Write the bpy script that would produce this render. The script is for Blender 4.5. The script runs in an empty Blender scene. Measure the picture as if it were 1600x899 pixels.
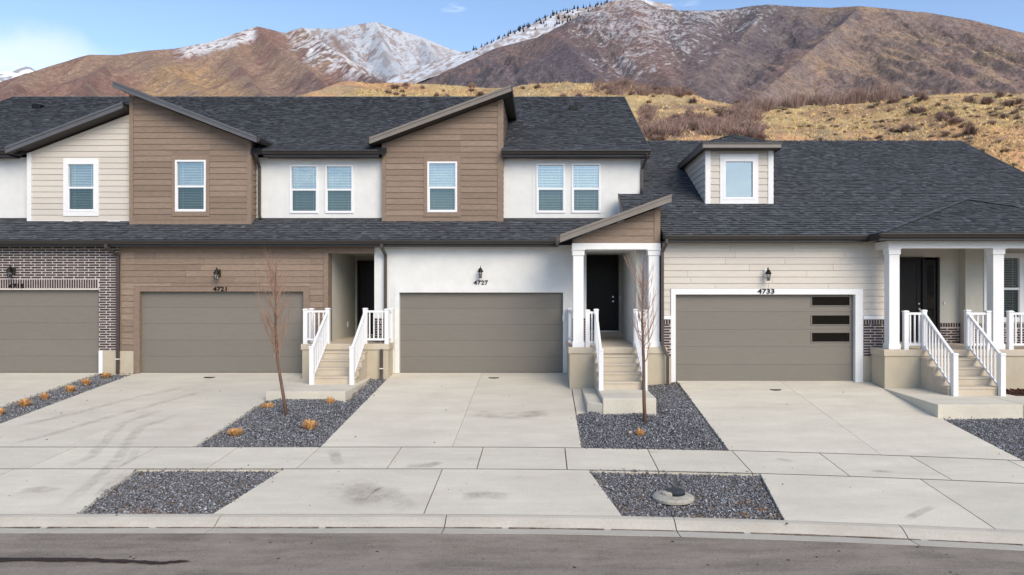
import bpy, math, random
import numpy as np
from mathutils import Vector
random.seed(7); RNG = np.random.default_rng(11)
S = bpy.context.scene
COL = S.collection
# ------------------------------------------------------------------ camera, sky, sun
F = 1110.0; VX = 848.0; HY = 449.5; CZ = 2.54        # focal length (photo pixels), vanishing point, camera height
cd = bpy.data.cameras.new("camera"); cam = bpy.data.objects.new("camera", cd); COL.objects.link(cam)
cam.location = (0, 0, CZ); cam.rotation_euler = (math.radians(90), 0, 0)
cd.sensor_width = 36; cd.lens = 36 * F / 1600; cd.shift_x = -0.03; cd.clip_start = .1; cd.clip_end = 20000
S.camera = cam
w = bpy.data.worlds.new("World"); S.world = w; w.use_nodes = True
SUN_EL, SUN_AZ = math.radians(36), math.radians(150)   # azimuth clockwise from +Y: behind the camera, to its right
nt = w.node_tree; nt.nodes.clear()
wo = nt.nodes.new('ShaderNodeOutputWorld'); bg = nt.nodes.new('ShaderNodeBackground')
sk = nt.nodes.new('ShaderNodeTexSky'); sk.sky_type = 'NISHITA'; sk.sun_disc = False
sk.sun_elevation = SUN_EL; sk.sun_rotation = SUN_AZ; sk.altitude = 1500; sk.air_density = 1.0; sk.dust_density = 2.0; sk.ozone_density = 1.0
tc = nt.nodes.new('ShaderNodeTexCoord'); mp = nt.nodes.new('ShaderNodeMapping'); mp.inputs['Scale'].default_value = (1, 1, 4.5)
mp.inputs['Location'].default_value = (.35, 0, .1)
nz = nt.nodes.new('ShaderNodeTexNoise'); nz.inputs['Scale'].default_value = 2.2; nz.inputs['Detail'].default_value = 6; nz.inputs['Roughness'].default_value = .55
rp = nt.nodes.new('ShaderNodeValToRGB'); rp.color_ramp.elements[0].position = .60; rp.color_ramp.elements[1].position = .80
rp.color_ramp.elements[0].color = (0, 0, 0, 1); rp.color_ramp.elements[1].color = (.75, .75, .75, 1)
mx = nt.nodes.new('ShaderNodeMixRGB'); mx.inputs[2].default_value = (10.5, 11, 11.6, 1)
nt.links.new(tc.outputs['Generated'], mp.inputs[0]); nt.links.new(mp.outputs[0], nz.inputs['Vector'])
nt.links.new(nz.outputs['Fac'], rp.inputs[0]); nt.links.new(rp.outputs[0], mx.inputs[0]); nt.links.new(sk.outputs[0], mx.inputs[1])
vs = nt.nodes.new('ShaderNodeVectorMath'); vs.operation = 'SUBTRACT'; cdv = Vector((-800, 1110, 352)).normalized(); vs.inputs[1].default_value = cdv
vsc = nt.nodes.new('ShaderNodeVectorMath'); vsc.operation = 'MULTIPLY'; vsc.inputs[1].default_value = (1, 1, 2.6); ln_ = nt.nodes.new('ShaderNodeVectorMath'); ln_.operation = 'LENGTH'
n3 = nt.nodes.new('ShaderNodeTexNoise'); n3.inputs['Scale'].default_value = 14; n3.inputs['Detail'].default_value = 7; m3 = nt.nodes.new('ShaderNodeMath'); m3.operation = 'MULTIPLY_ADD'; m3.inputs[1].default_value = .12
mrc = nt.nodes.new('ShaderNodeMapRange'); mrc.inputs[1].default_value = .19; mrc.inputs[2].default_value = .10; mrc.inputs[3].default_value = 0; mrc.inputs[4].default_value = .62; mrc.interpolation_type = 'SMOOTHSTEP'
mx2 = nt.nodes.new('ShaderNodeMixRGB'); mx2.inputs[2].default_value = (4.3, 4.6, 5.3, 1)
nt.links.new(tc.outputs['Generated'], vs.inputs[0]); nt.links.new(vs.outputs[0], vsc.inputs[0]); nt.links.new(vsc.outputs[0], ln_.inputs[0]); nt.links.new(tc.outputs['Generated'], n3.inputs['Vector'])
nt.links.new(n3.outputs['Fac'], m3.inputs[0]); nt.links.new(ln_.outputs['Value'], m3.inputs[2]); nt.links.new(m3.outputs[0], mrc.inputs[0]); nt.links.new(mrc.outputs[0], mx2.inputs[0]); nt.links.new(mx.outputs[0], mx2.inputs[1]); mx = mx2
nt.links.new(mx.outputs[0], bg.inputs[0]); nt.links.new(bg.outputs[0], wo.inputs[0]); bg.inputs[1].default_value = .112
sl = bpy.data.lights.new("sun", 'SUN'); so = bpy.data.objects.new("sun", sl); COL.objects.link(so)
sl.energy = 1.5; sl.angle = math.radians(40); sl.color = (1, .86, .66)
sd = Vector((math.sin(SUN_AZ) * math.cos(SUN_EL), math.cos(SUN_AZ) * math.cos(SUN_EL), math.sin(SUN_EL)))
so.rotation_euler = sd.to_track_quat('Z', 'Y').to_euler(); so.location = (20, -20, 40)
S.view_settings.view_transform = 'Standard'; S.view_settings.look = 'None'; S.view_settings.gamma = 1
S.view_settings.exposure = 1.09
# ------------------------------------------------------------------ materials
def mat(name, col, rough=.8, var=.15, scale=4, stretch=(1, 1, 1), bump=0, bscale=60, rnd=0, dirt=0, dscale=.8, spec=.3, attr=False,
        dcol=None, metal=0, fine=None):
    m = bpy.data.materials.new(name); m.use_nodes = True; n = m.node_tree.nodes; l = m.node_tree.links
    p = n['Principled BSDF']; p.inputs['Roughness'].default_value = rough; p.inputs['Specular IOR Level'].default_value = spec
    p.inputs['Metallic'].default_value = metal
    g = n.new('ShaderNodeNewGeometry'); mpn = n.new('ShaderNodeMapping'); mpn.inputs['Scale'].default_value = stretch
    l.new(g.outputs['Position'], mpn.inputs[0])
    no = n.new('ShaderNodeTexNoise'); no.inputs['Scale'].default_value = scale; no.inputs['Detail'].default_value = 8; no.inputs['Roughness'].default_value = .65
    if rnd:
        oi = n.new('ShaderNodeObjectInfo'); ad = n.new('ShaderNodeVectorMath'); ad.operation = 'ADD'
        mu0 = n.new('ShaderNodeMath'); mu0.operation = 'MULTIPLY'; mu0.inputs[1].default_value = 37
        l.new(oi.outputs['Random'], mu0.inputs[0]); l.new(mpn.outputs[0], ad.inputs[0]); l.new(mu0.outputs[0], ad.inputs[1]); l.new(ad.outputs[0], no.inputs['Vector'])
    else: l.new(mpn.outputs[0], no.inputs['Vector'])
    mr = n.new('ShaderNodeMapRange'); mr.inputs[1].default_value = .3; mr.inputs[2].default_value = .7
    mr.inputs[3].default_value = 1 - var; mr.inputs[4].default_value = 1 + var; l.new(no.outputs['Fac'], mr.inputs[0])
    val = mr.outputs[0]
    if rnd:
        r2 = n.new('ShaderNodeMapRange'); r2.inputs[3].default_value = 1 - rnd; r2.inputs[4].default_value = 1 + rnd
        l.new(oi.outputs['Random'], r2.inputs[0]); mm = n.new('ShaderNodeMath'); mm.operation = 'MULTIPLY'
        l.new(val, mm.inputs[0]); l.new(r2.outputs[0], mm.inputs[1]); val = mm.outputs[0]
    if fine:
        fn = n.new('ShaderNodeTexNoise'); fn.inputs['Scale'].default_value = fine[0]; fn.inputs['Detail'].default_value = 3; fn.inputs['Roughness'].default_value = .8; l.new(g.outputs['Position'], fn.inputs['Vector'])
        fr_ = n.new('ShaderNodeMapRange'); fr_.inputs[1].default_value = .3; fr_.inputs[2].default_value = .7; fr_.inputs[3].default_value = 1 - fine[1]; fr_.inputs[4].default_value = 1 + fine[1]; l.new(fn.outputs['Fac'], fr_.inputs[0])
        mf = n.new('ShaderNodeMath'); mf.operation = 'MULTIPLY'; l.new(val, mf.inputs[0]); l.new(fr_.outputs[0], mf.inputs[1]); val = mf.outputs[0]
    if attr:
        at = n.new('ShaderNodeAttribute'); at.attribute_name = 'tone'; mm = n.new('ShaderNodeMath'); mm.operation = 'MULTIPLY'
        l.new(val, mm.inputs[0]); l.new(at.outputs['Fac'], mm.inputs[1]); val = mm.outputs[0]
    vm = n.new('ShaderNodeVectorMath'); vm.operation = 'SCALE'; vm.inputs[0].default_value = col; l.new(val, vm.inputs['Scale'])
    out = vm.outputs[0]
    if dirt:
        d = n.new('ShaderNodeTexNoise'); d.inputs['Scale'].default_value = dscale; d.inputs['Detail'].default_value = 9; d.inputs['Roughness'].default_value = .7
        l.new(g.outputs['Position'], d.inputs['Vector'])
        r = n.new('ShaderNodeMapRange'); r.inputs[1].default_value = .48; r.inputs[2].default_value = .72; r.inputs[4].default_value = dirt
        l.new(d.outputs['Fac'], r.inputs[0]); mc = n.new('ShaderNodeMixRGB'); l.new(r.outputs[0], mc.inputs[0]); l.new(out, mc.inputs[1])
        mc.inputs[2].default_value = (*(dcol or [c * .55 for c in col]), 1); out = mc.outputs[0]
    l.new(out, p.inputs['Base Color'])
    if bump:
        b = n.new('ShaderNodeTexNoise'); b.inputs['Scale'].default_value = bscale; b.inputs['Detail'].default_value = 4
        l.new(mpn.outputs[0], b.inputs['Vector']); bu = n.new('ShaderNodeBump'); bu.inputs['Strength'].default_value = bump; bu.inputs['Distance'].default_value = .02
        l.new(b.outputs['Fac'], bu.inputs['Height']); l.new(bu.outputs[0], p.inputs['Normal'])
    return m
M = {}
M['brown'] = mat('brown_siding', (.238, .178, .136), .75, .2, 5, (1.2, 1, 9), .25, 30, rnd=.13)
M['browntrim'] = mat('brown_trim', (.232, .174, .132), .75, .14, 4, (3, 1, 3), .15, 30, rnd=.06)
M['beige'] = mat('beige_siding', (.57, .53, .475), .7, .05, 5, (1, 1, 8), .12, 40, rnd=.035)
M['white'] = mat('white_stucco', (.69, .70, .69), .9, .05, 3, bump=.35, bscale=90)
M['whitetrim'] = mat('white_trim', (.76, .77, .775), .55, .03, 6, rnd=.02)
M['greige'] = mat('greige_siding', (.50, .49, .44), .8, .05, 3, rnd=.03)
M['vinyl'] = mat('white_vinyl', (.77, .78, .80), .35, .02, 5, spec=.5)
M['garage'] = mat('taupe_garage_door', (.18, .165, .142), .55, .05, 3, (1, 1, 6), .08, 120, rnd=.03, spec=.35)
M['black'] = mat('black_paint', (.008, .007, .007), .4, .2, 4, spec=.25)
M['dark'] = mat('dark_bronze_metal', (.035, .031, .029), .4, .15, 3, spec=.5)
M['spout'] = mat('dark_brown_metal', (.06, .048, .042), .4, .15, 3, spec=.5)
M['fascia'] = mat('grey_fascia', (.10, .103, .115), .55, .1, 3, spec=.4)
M['fascia_warm'] = mat('warm_grey_fascia', (.19, .168, .15), .55, .1, 3, spec=.4)
M['soffit'] = mat('dark_soffit', (.05, .045, .042), .6, .1, 3)
M['lightfascia'] = mat('taupe_fascia', (.22, .20, .185), .55, .08, 3)
M['roofbase'] = mat('roof_felt', (.02, .02, .023), .9, .2, 3)
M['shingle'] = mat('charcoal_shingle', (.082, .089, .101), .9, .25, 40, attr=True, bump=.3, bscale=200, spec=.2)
M['brick'] = mat('dark_brick', (.062, .045, .044), .8, .35, 12, rnd=.35, bump=.4, bscale=120)
M['mortar'] = mat('pale_mortar', (.54, .49, .47), .95, .1, 20)
M['found'] = mat('cast_concrete_wall', (.47, .415, .32), .9, .08, 2, (1, 1, .7), .2, 60, dirt=.45, dscale=.9, dcol=(.38, .31, .21))
M['step'] = mat('porch_concrete', (.52, .46, .37), .9, .08, 2, bump=.15, bscale=80, dirt=.5, dscale=.9, dcol=(.42, .32, .21))
M['slab'] = mat('light_concrete', (.60, .565, .475), .92, .10, 1.1, (.5, 1.8, 1), .15, 150, rnd=.04, dirt=.6, dscale=.55, dcol=(.50, .45, .385), fine=(30, .07))
M['kerb'] = mat('kerb_concrete', (.48, .45, .385), .92, .09, 2, (.6, 1, 1), .2, 120, rnd=.03, fine=(30, .1), dirt=.5, dscale=1.5, dcol=(.40, .34, .28))
M['asphalt'] = mat('worn_asphalt', (.238, .205, .172), .95, .3, 2.4, (.3, 1.5, 1), .5, 160, dirt=.8, dscale=.8, dcol=(.34, .295, .25), fine=(38, .28))
M['tar'] = mat('dark_crack', (.03, .02, .016), .6, .4, 20)
M['gravel'] = mat('blue_grey_gravel', (.163, .167, .182), .8, .25, 30, attr=True, spec=.4)
M['gravelbase'] = mat('gravel_bed', (.06, .06, .07), .95, .3, 30)
M['dirt'] = mat('dirt', (.22, .16, .11), .95, .25, 2)
M['mulch'] = mat('dark_mulch', (.05, .022, .015), .95, .4, 20, attr=True)
M['straw'] = mat('orange_straw', (.62, .36, .15), .8, .25, 10, attr=True)
M['bark'] = mat('young_bark', (.15, .09, .065), .7, .25, 14, (1, 1, .4))
M['twig'] = mat('red_brown_twig', (.30, .185, .13), .7, .25, 10)
M['palewood'] = mat('pale_leader_twig', (.50, .42, .35), .7, .2, 10)
M['blind'] = mat('blind_slat', (.80, .80, .78), .6, .03, 4)
M['room'] = mat('dim_room', (.05, .06, .06), .9, .4, 1.5)
M['room_dark'] = mat('dark_room', (.012, .011, .01), .9, .3, 2)
M['chrome'] = mat('brushed_nickel', (.7, .7, .7), .25, .05, 5, metal=.9)
M['darkplastic'] = mat('dark_blue_plastic', (.03, .034, .045), .5, .2, 10)
M['oldconc'] = mat('weathered_concrete', (.36, .345, .30), .95, .2, 9, bump=.4, bscale=60, dirt=.6, dscale=7, dcol=(.22, .18, .15))
M['conifer'] = mat('conifer_needles', (.028, .034, .038), .9, .3, .1)
M['scrub'] = mat('grey_brown_scrub', (.25, .17, .145), .9, .25, .7, attr=True, rnd=.25)
M['sage'] = mat('grey_sage', (.36, .29, .22), .9, .25, .7, attr=True, rnd=.25)
M['drygrass'] = mat('golden_dry_grass', (.53, .38, .19), .9, .25, .3, attr=True)
M['drygrassfar'] = M['drygrass']
def glassmat(name, refl, tint, tr, rough=.03):
    m = bpy.data.materials.new(name); m.use_nodes = True; n = m.node_tree.nodes; l = m.node_tree.links; n.clear()
    o = n.new('ShaderNodeOutputMaterial'); g = n.new('ShaderNodeBsdfGlossy'); t = n.new('ShaderNodeBsdfTransparent'); mi = n.new('ShaderNodeMixShader')
    g.inputs['Color'].default_value = (*tint, 1); g.inputs['Roughness'].default_value = rough; t.inputs[0].default_value = (*tr, 1); mi.inputs[0].default_value = refl
    geo = n.new('ShaderNodeNewGeometry'); no = n.new('ShaderNodeTexNoise'); no.inputs['Scale'].default_value = 2.5; bu = n.new('ShaderNodeBump'); bu.inputs['Strength'].default_value = .15; bu.inputs['Distance'].default_value = .02
    l.new(geo.outputs['Position'], no.inputs['Vector']); l.new(no.outputs['Fac'], bu.inputs['Height']); l.new(bu.outputs[0], g.inputs['Normal'])
    l.new(t.outputs[0], mi.inputs[1]); l.new(g.outputs[0], mi.inputs[2]); l.new(mi.outputs[0], o.inputs[0]); return m
M['glass'] = glassmat('window_glass', .36, (.76, .83, .82), (.74, .80, .79))
M['screen'] = glassmat('screened_glass', .16, (.6, .75, .76), (.38, .44, .44), .15)
M['blackglass'] = glassmat('dark_glass', .055, (.8, .8, .8), (.4, .36, .34))
M['lampglass'] = glassmat('lantern_glass', .35, (.95, .95, .95), (.8, .8, .8))
# ------------------------------------------------------------------ object helpers
def tag(o, label=None, cat=None, group=None, kind=None):
    if label: o['label'] = label
    if cat: o['category'] = cat
    if group: o['group'] = group
    if kind: o['kind'] = kind
    return o
def empty(name, loc, label=None, cat=None, group=None, parent=None):
    o = bpy.data.objects.new(name, None); o.empty_display_size = .2; COL.objects.link(o)
    o.location = loc
    if parent: o.parent = parent; o['_wo'] = parent['_wo']
    else: o['_wo'] = list(loc)
    return tag(o, label, cat, group)
def wo_of(p):
    return p['_wo'] if p is not None and '_wo' in p else (0, 0, 0)
def link(name, me, m, parent=None, kind=None, loc=None, label=None, cat=None, group=None):
    o = bpy.data.objects.new(name, me); COL.objects.link(o)
    if m and not me.materials: me.materials.append(m)
    if parent is not None:
        o.parent = parent; o['_wo'] = list(wo_of(parent))
    if loc is not None:
        wv = wo_of(parent); o.location = (loc[0] - wv[0], loc[1] - wv[1], loc[2] - wv[2])
    return tag(o, label, cat, group, kind)
class MB:
    def __init__(s): s.v = []; s.f = []; s.t = []
    def add(s, vs, fs, tone=1.0):
        b = len(s.v); s.v += [tuple(v) for v in vs]; s.f += [tuple(b + i for i in f) for f in fs]; s.t += [tone] * len(fs); return s
    def box(s, x0, x1, y0, y1, z0, z1, tone=1.0):
        return s.add([(x0, y0, z0), (x1, y0, z0), (x1, y1, z0), (x0, y1, z0), (x0, y0, z1), (x1, y0, z1), (x1, y1, z1), (x0, y1, z1)],
                     [(0, 3, 2, 1), (4, 5, 6, 7), (0, 1, 5, 4), (1, 2, 6, 5), (2, 3, 7, 6), (3, 0, 4, 7)], tone)
    def hexa(s, a, b, tone=1.0):       # two matching polygons a (front), b (back)
        n = len(a)
        return s.add(list(a) + list(b), [tuple(range(n)), tuple(range(2 * n - 1, n - 1, -1))] + [(i, n + i, n + (i + 1) % n, (i + 1) % n) for i in range(n)], tone)
    def prism(s, poly, y0, y1, tone=1.0):   # poly in (x, z), counter-clockwise seen from the front
        return s.hexa([(x, y0, z) for x, z in poly], [(x, y1, z) for x, z in poly], tone)
    def prismx(s, poly, x0, x1, tone=1.0):  # poly in (y, z)
        return s.hexa([(x1, y, z) for y, z in poly], [(x0, y, z) for y, z in poly], tone)
    def tube(s, pts, rad, n=6, tone=1.0, cap=True):
        rings = []
        for i, p in enumerate(pts):
            p = Vector(p); a = Vector(pts[max(i - 1, 0)]); c = Vector(pts[min(i + 1, len(pts) - 1)]); d = (c - a).normalized()
            u = d.orthogonal().normalized() if i == 0 else (rings_u - d * rings_u.dot(d)).normalized()
            rings_u = u; vv = d.cross(u); r = rad[i] if isinstance(rad, (list, tuple)) else rad
            rings.append([p + u * (r * math.cos(2 * math.pi * k / n)) + vv * (r * math.sin(2 * math.pi * k / n)) for k in range(n)])
        vs = [v for r in rings for v in r]; fs = []
        for i in range(len(pts) - 1):
            for k in range(n): fs.append((i * n + k, i * n + (k + 1) % n, (i + 1) * n + (k + 1) % n, (i + 1) * n + k))
        if cap: fs += [tuple(range(n - 1, -1, -1)), tuple((len(pts) - 1) * n + k for k in range(n))]
        return s.add(vs, fs, tone)
    def lathe(s, prof, cx, cy, n=16, tone=1.0):
        vs = [(cx + r * math.cos(2 * math.pi * k / n), cy + r * math.sin(2 * math.pi * k / n), z) for r, z in prof for k in range(n)]
        fs = [(i * n + k, i * n + (k + 1) % n, (i + 1) * n + (k + 1) % n, (i + 1) * n + k) for i in range(len(prof) - 1) for k in range(n)]
        fs += [tuple(range(n - 1, -1, -1)), tuple((len(prof) - 1) * n + k for k in range(n))]
        return s.add(vs, fs, tone)
    def build(s, name, m, parent=None, kind=None, label=None, cat=None, group=None, smooth=False, bevel=0):
        wv = wo_of(parent)
        me = bpy.data.meshes.new(name); me.from_pydata([(x - wv[0], y - wv[1], z - wv[2]) for x, y, z in s.v], [], s.f)
        at = me.attributes.new('tone', 'FLOAT', 'FACE'); at.data.foreach_set('value', s.t)
        if smooth: me.shade_smooth()
        me.update(); o = link(name, me, m, parent, kind, None, label, cat, group)
        if bevel:
            bv = o.modifiers.new('bevel', 'BEVEL'); bv.width = bevel; bv.segments = 2; bv.limit_method = 'ANGLE'
        return o
def npmesh(name, V, Fq, m, parent=None, tone=None, kind=None, label=None, cat=None, group=None, smooth=False, vcol=None):
    """fast mesh from numpy arrays; faces all of one size"""
    wv = np.array(wo_of(parent)); V = np.asarray(V, float) - wv; Fq = np.asarray(Fq, np.int32); k = Fq.shape[1]
    me = bpy.data.meshes.new(name); me.vertices.add(len(V)); me.vertices.foreach_set('co', V.astype(np.float32).ravel())
    me.loops.add(Fq.size); me.loops.foreach_set('vertex_index', Fq.ravel()); me.polygons.add(len(Fq))
    me.polygons.foreach_set('loop_start', np.arange(0, Fq.size, k, dtype=np.int32))
    try: me.polygons.foreach_set('loop_total', np.full(len(Fq), k, np.int32))
    except Exception: pass
    if smooth: me.polygons.foreach_set('use_smooth', np.ones(len(Fq), bool))
    if tone is not None:
        at = me.attributes.new('tone', 'FLOAT', 'FACE'); at.data.foreach_set('value', np.asarray(tone, np.float32))
    if vcol is not None:
        at = me.attributes.new('cover', 'FLOAT_COLOR', 'POINT'); at.data.foreach_set('color', np.asarray(vcol, np.float32).ravel())
    me.update(calc_edges=True); me.validate(); return link(name, me, m, parent, kind, None, label, cat, group)
def clip(poly, ax, lim, keep_less):
    out = []
    for i in range(len(poly)):
        p, q = poly[i], poly[(i + 1) % len(poly)]
        a = (lim - p[ax]) if keep_less else (p[ax] - lim); b = (lim - q[ax]) if keep_less else (q[ax] - lim)
        if a >= 0: out.append(p)
        if (a > 0 and b < 0) or (a < 0 and b > 0):
            t = a / (a - b); out.append((p[0] + (q[0] - p[0]) * t, p[1] + (q[1] - p[1]) * t))
    o2 = []
    for p in out:
        if not o2 or abs(p[0] - o2[-1][0]) + abs(p[1] - o2[-1][1]) > 1e-5: o2.append(p)
    return o2 if len(o2) >= 3 else []
def rclip(poly, x0, x1, z0, z1):
    for ax, lim, less in ((0, x0, False), (0, x1, True), (1, z0, False), (1, z1, True)):
        poly = clip(poly, ax, lim, less)
        if not poly: return []
    return poly
def cut(poly, holes):
    xs0 = min(p[0] for p in poly); xs1 = max(p[0] for p in poly)
    xs = sorted({xs0, xs1} | {min(max(h[k], xs0), xs1) for h in holes for k in (0, 1)}); res = []
    for a, b in zip(xs, xs[1:]):
        if b - a < 1e-4: continue
        m = (a + b) / 2; hz = sorted((h[2], h[3]) for h in holes if h[0] <= m <= h[1]); z = -99
        for h0, h1 in hz + [(99, 99)]:
            if h0 > z:
                r = rclip(poly, a, b, z, h0)
                if r: res.append(r)
            z = max(z, h1)
    return res
def front(Y): return lambda a, b, d: (a, Y - d, b)
def rside(X): return lambda a, b, d: (X + d, a, b)      # wall facing +X, a = y
def lside(X): return lambda a, b, d: (X - d, a, b)
def slab_poly(mb, poly, fr, d0, d1, tone=1.0):
    mb.hexa([fr(a, b, d1) for a, b in poly], [fr(a, b, d0) for a, b in poly], tone)
def siding(parent, poly, holes, fr, m, pitch=.18, joints=0, z0=None):
    zs = min(p[1] for p in poly) if z0 is None else z0; zt = max(p[1] for p in poly); z = zs
    while z < zt:
        strip = rclip(poly, -99, 99, z + .004, min(z + pitch, zt)) 
        if strip:
            xa = min(p[0] for p in strip); xb = max(p[0] for p in strip); cuts = [xa]
            if joints:
                x = xa + random.uniform(.6, joints)
                while x < xb - .5: cuts.append(x); x += random.uniform(joints * .6, joints * 1.4)
            cuts.append(xb)
            for c0, c1 in zip(cuts, cuts[1:]):
                st = rclip(strip, c0 + .003, c1 - .003, -99, 99)
                if not st: continue
                for pc in cut(st, holes):
                    w_ = max(p[0] for p in pc) - min(p[0] for p in pc); h_ = max(p[1] for p in pc) - min(p[1] for p in pc)
                    if w_ < .04 or h_ < .012: continue
                    mb = MB(); n = len(pc)
                    f_ = [fr(a, b, .026 - .018 * (b - z) / pitch) for a, b in pc]; k_ = [fr(a, b, -.004) for a, b in pc]
                    mb.hexa(f_, k_); mb.build('siding_board', m, parent)
        z += pitch
def shingles(parent, O, A, Sd, poly, seed=0, rows=.143):
    """poly convex in (a, s) metres on the plane O + a*A + s*Sd ; real overlapping tabs"""
    r = np.random.default_rng(seed + 5); O, A, Sd = map(lambda v: np.array(v, float), (O, A, Sd)); A /= np.linalg.norm(A); Sd /= np.linalg.norm(Sd)
    N = np.cross(A, Sd); N *= np.sign(N[2]); V = []; Fs = []; T = []; s = min(p[1] for p in poly); smax = max(p[1] for p in poly)
    while s < smax - .02:
        st = rclip(poly, -999, 999, s, min(s + rows, smax))
        if st:
            a0 = min(p[0] for p in st); a1 = max(p[0] for p in st); a = a0 - r.uniform(0, .2)
            m0 = rclip(poly, -999, 999, s, s + .01) or st; b0 = min(p[0] for p in m0); b1 = max(p[0] for p in m0)
            t1 = min(s + rows, smax); m1 = rclip(poly, -999, 999, t1 - .01, t1) or st; c0 = min(p[0] for p in m1); c1 = max(p[0] for p in m1)
            while a < a1:
                wd = r.uniform(.08, .21); lo, hi = a, a + wd; thick = .014 if r.random() < .5 else .028
                x0, x1 = max(lo, b0), min(hi, b1); y0, y1 = max(lo, c0), min(hi, c1)
                if x1 > x0 and y1 > y0:
                    q = [O + A * x0 + Sd * s + N * thick, O + A * x1 + Sd * s + N * thick, O + A * y1 + Sd * t1 + N * .004, O + A * y0 + Sd * t1 + N * .004,
                         O + A * x0 + Sd * s - N * .005, O + A * x1 + Sd * s - N * .005]
                    b = len(V); V += q; Fs += [(b, b + 1, b + 2, b + 3), (b + 4, b + 5, b + 1, b), (b + 4, b, b + 3, b + 3), (b + 1, b + 5, b + 2, b + 2)]
                    t = float(np.clip(r.lognormal(-.05, .19), .5, 2.0)) * (1.1 if thick > .015 else .86); T += [t, t * .35, t * .35, t * .35]  # dark cut edges, deepened to paint shadow lines between the rows
                a += wd
        s += rows
    mb = MB(); mb.v = [tuple(v) for v in V]; mb.f = []; mb.t = []
    for f, t in zip(Fs, T): mb.f.append(f if f[2] != f[3] else f[:3]); mb.t.append(t)
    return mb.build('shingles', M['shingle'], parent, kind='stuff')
def roof_plane(house, pts, rows_dir_seed, thick=.12, name='roof'):
    """pts: eave-left, eave-right, ... convex planar 3-D polygon; first edge is the eave"""
    P = [Vector(p) for p in pts]; A = (P[1] - P[0]).normalized(); N = A.cross(P[2] - P[0]).normalized(); N = N if N.z > 0 else -N
    Sd = N.cross(A).normalized(); Sd = Sd if Sd.z > 0 else -Sd
    mb = MB(); mb.hexa([p for p in P], [p - Vector((0, 0, thick)) for p in P]); ro = mb.build(name, M['roofbase'], house)
    poly = [((p - P[0]).dot(A), (p - P[0]).dot(Sd)) for p in P]
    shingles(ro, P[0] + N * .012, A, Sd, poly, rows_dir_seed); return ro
def P3(x, y, Y): return ((x - VX) * Y / F, Y, CZ + (HY - y) * Y / F)
# ------------------------------------------------------------------ lie of the land
def dcurve(X):
    X = np.asarray(X, float); a = np.clip(X + 2, 0, None); return np.where(X < 9, .0095 * a ** 2, .0095 * 121 + .209 * (X - 9))
def Yg(X):
    t = np.clip((np.asarray(X, float) - 1.0) / 2.4, 0, 1); t = t * t * (3 - 2 * t); return 21.14 + (19.25 - 21.14) * t
def Yb(X): return 14.2 - dcurve(X)
def Ys(X): return 12.82 - dcurve(X)
def Yk(X): return 10.80 - dcurve(X)
def G(X, Y):
    X = np.asarray(X, float); Y = np.asarray(Y, float)
    g, b, s, k = Yg(X), Yb(X), Ys(X), Yk(X)
    z = np.where(Y >= g, 0, np.where(Y >= b, -.65 * (g - Y) / (g - b), np.where(Y >= s, -.65 - .084 * (b - Y) / (b - s), -.734 - .166 * (s - Y) / (s - k))))
    return np.where(Y < k, -.9, z)
def gp(x, y):
    Y = 14.0
    for _ in range(60):
        X = (x - VX) * Y / F; Yn = F * (CZ - float(G(X, Y))) / (y - HY); Y = Y + .5 * (Yn - Y)
    return ((x - VX) * Y / F, Y)
def strip(name, XL, XR, Y0f, Y1f, z, m, parent=None, nx=8, ny=6, thick=.12, gap=.010, **kw):
    """concrete slab between lines X=XL(t)..XR(t), t=0 near street .. 1; XL/XR = (x at t0, x at t1)"""
    V = []; 
    for j in range(ny + 1):
        t = j / ny; xl = XL[0] + (XL[1] - XL[0]) * t + gap; xr = XR[0] + (XR[1] - XR[0]) * t - gap
        for i in range(nx + 1):
            X = xl + (xr - xl) * i / nx; y0 = float(Y0f(X)) + gap; y1 = float(Y1f(X)) - gap; Y = y0 + (y1 - y0) * t; V.append((X, Y, float(G(X, Y)) + z))
    n = nx + 1; Fs = [(j * n + i, j * n + i + 1, (j + 1) * n + i + 1, (j + 1) * n + i) for j in range(ny) for i in range(nx)]
    bd = [i for i in range(n)] + [j * n + nx for j in range(1, ny + 1)] + [ny * n + i for i in range(nx - 1, -1, -1)] + [j * n for j in range(ny - 1, 0, -1)]
    b = len(V); V += [(V[i][0], V[i][1], V[i][2] - thick) for i in bd]; L = len(bd)
    Fs += [(bd[k], b + k, b + (k + 1) % L, bd[(k + 1) % L]) for k in range(L)]
    mb = MB(); mb.add(V, Fs); return mb.build(name, m, parent, **kw)
# big ground sheet: fine grid near, coarse rings far
xs = np.unique(np.concatenate([np.linspace(-3000, -60, 12), np.linspace(-60, -24, 10), np.linspace(-24, 24, 97), np.linspace(24, 60, 10), np.linspace(60, 3000, 12)]))
ys = np.unique(np.concatenate([np.linspace(-3000, -30, 10), np.linspace(-30, 8, 12), np.linspace(8, 22, 57), np.linspace(22, 50, 10), np.linspace(50, 420, 8)]))
XX, YY = np.meshgrid(xs, ys); ZZ = G(XX, YY) - .055; ZZ = np.where(YY < Yk(XX) + .02, -1.12, ZZ)
V = np.stack([XX, YY, ZZ], -1).reshape(-1, 3); nX, nY = len(xs), len(ys)
Fq = np.array([[j * nX + i, j * nX + i + 1, (j + 1) * nX + i + 1, (j + 1) * nX + i] for j in range(nY - 1) for i in range(nX - 1)])
npmesh('ground', V, Fq, M['dirt'], kind='structure', smooth=True)
# road
rx = np.linspace(-70, 70, 71); mb = MB()
V = [(x, float(10.19 - dcurve(x)) if r == 0 else -4.0, -.985 if r == 0 else -.93) for r in (0, 1) for x in rx]
npmesh('road', V, [[i + 71, i + 72, i + 1, i] for i in range(70)], M['asphalt'], kind='structure')
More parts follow.
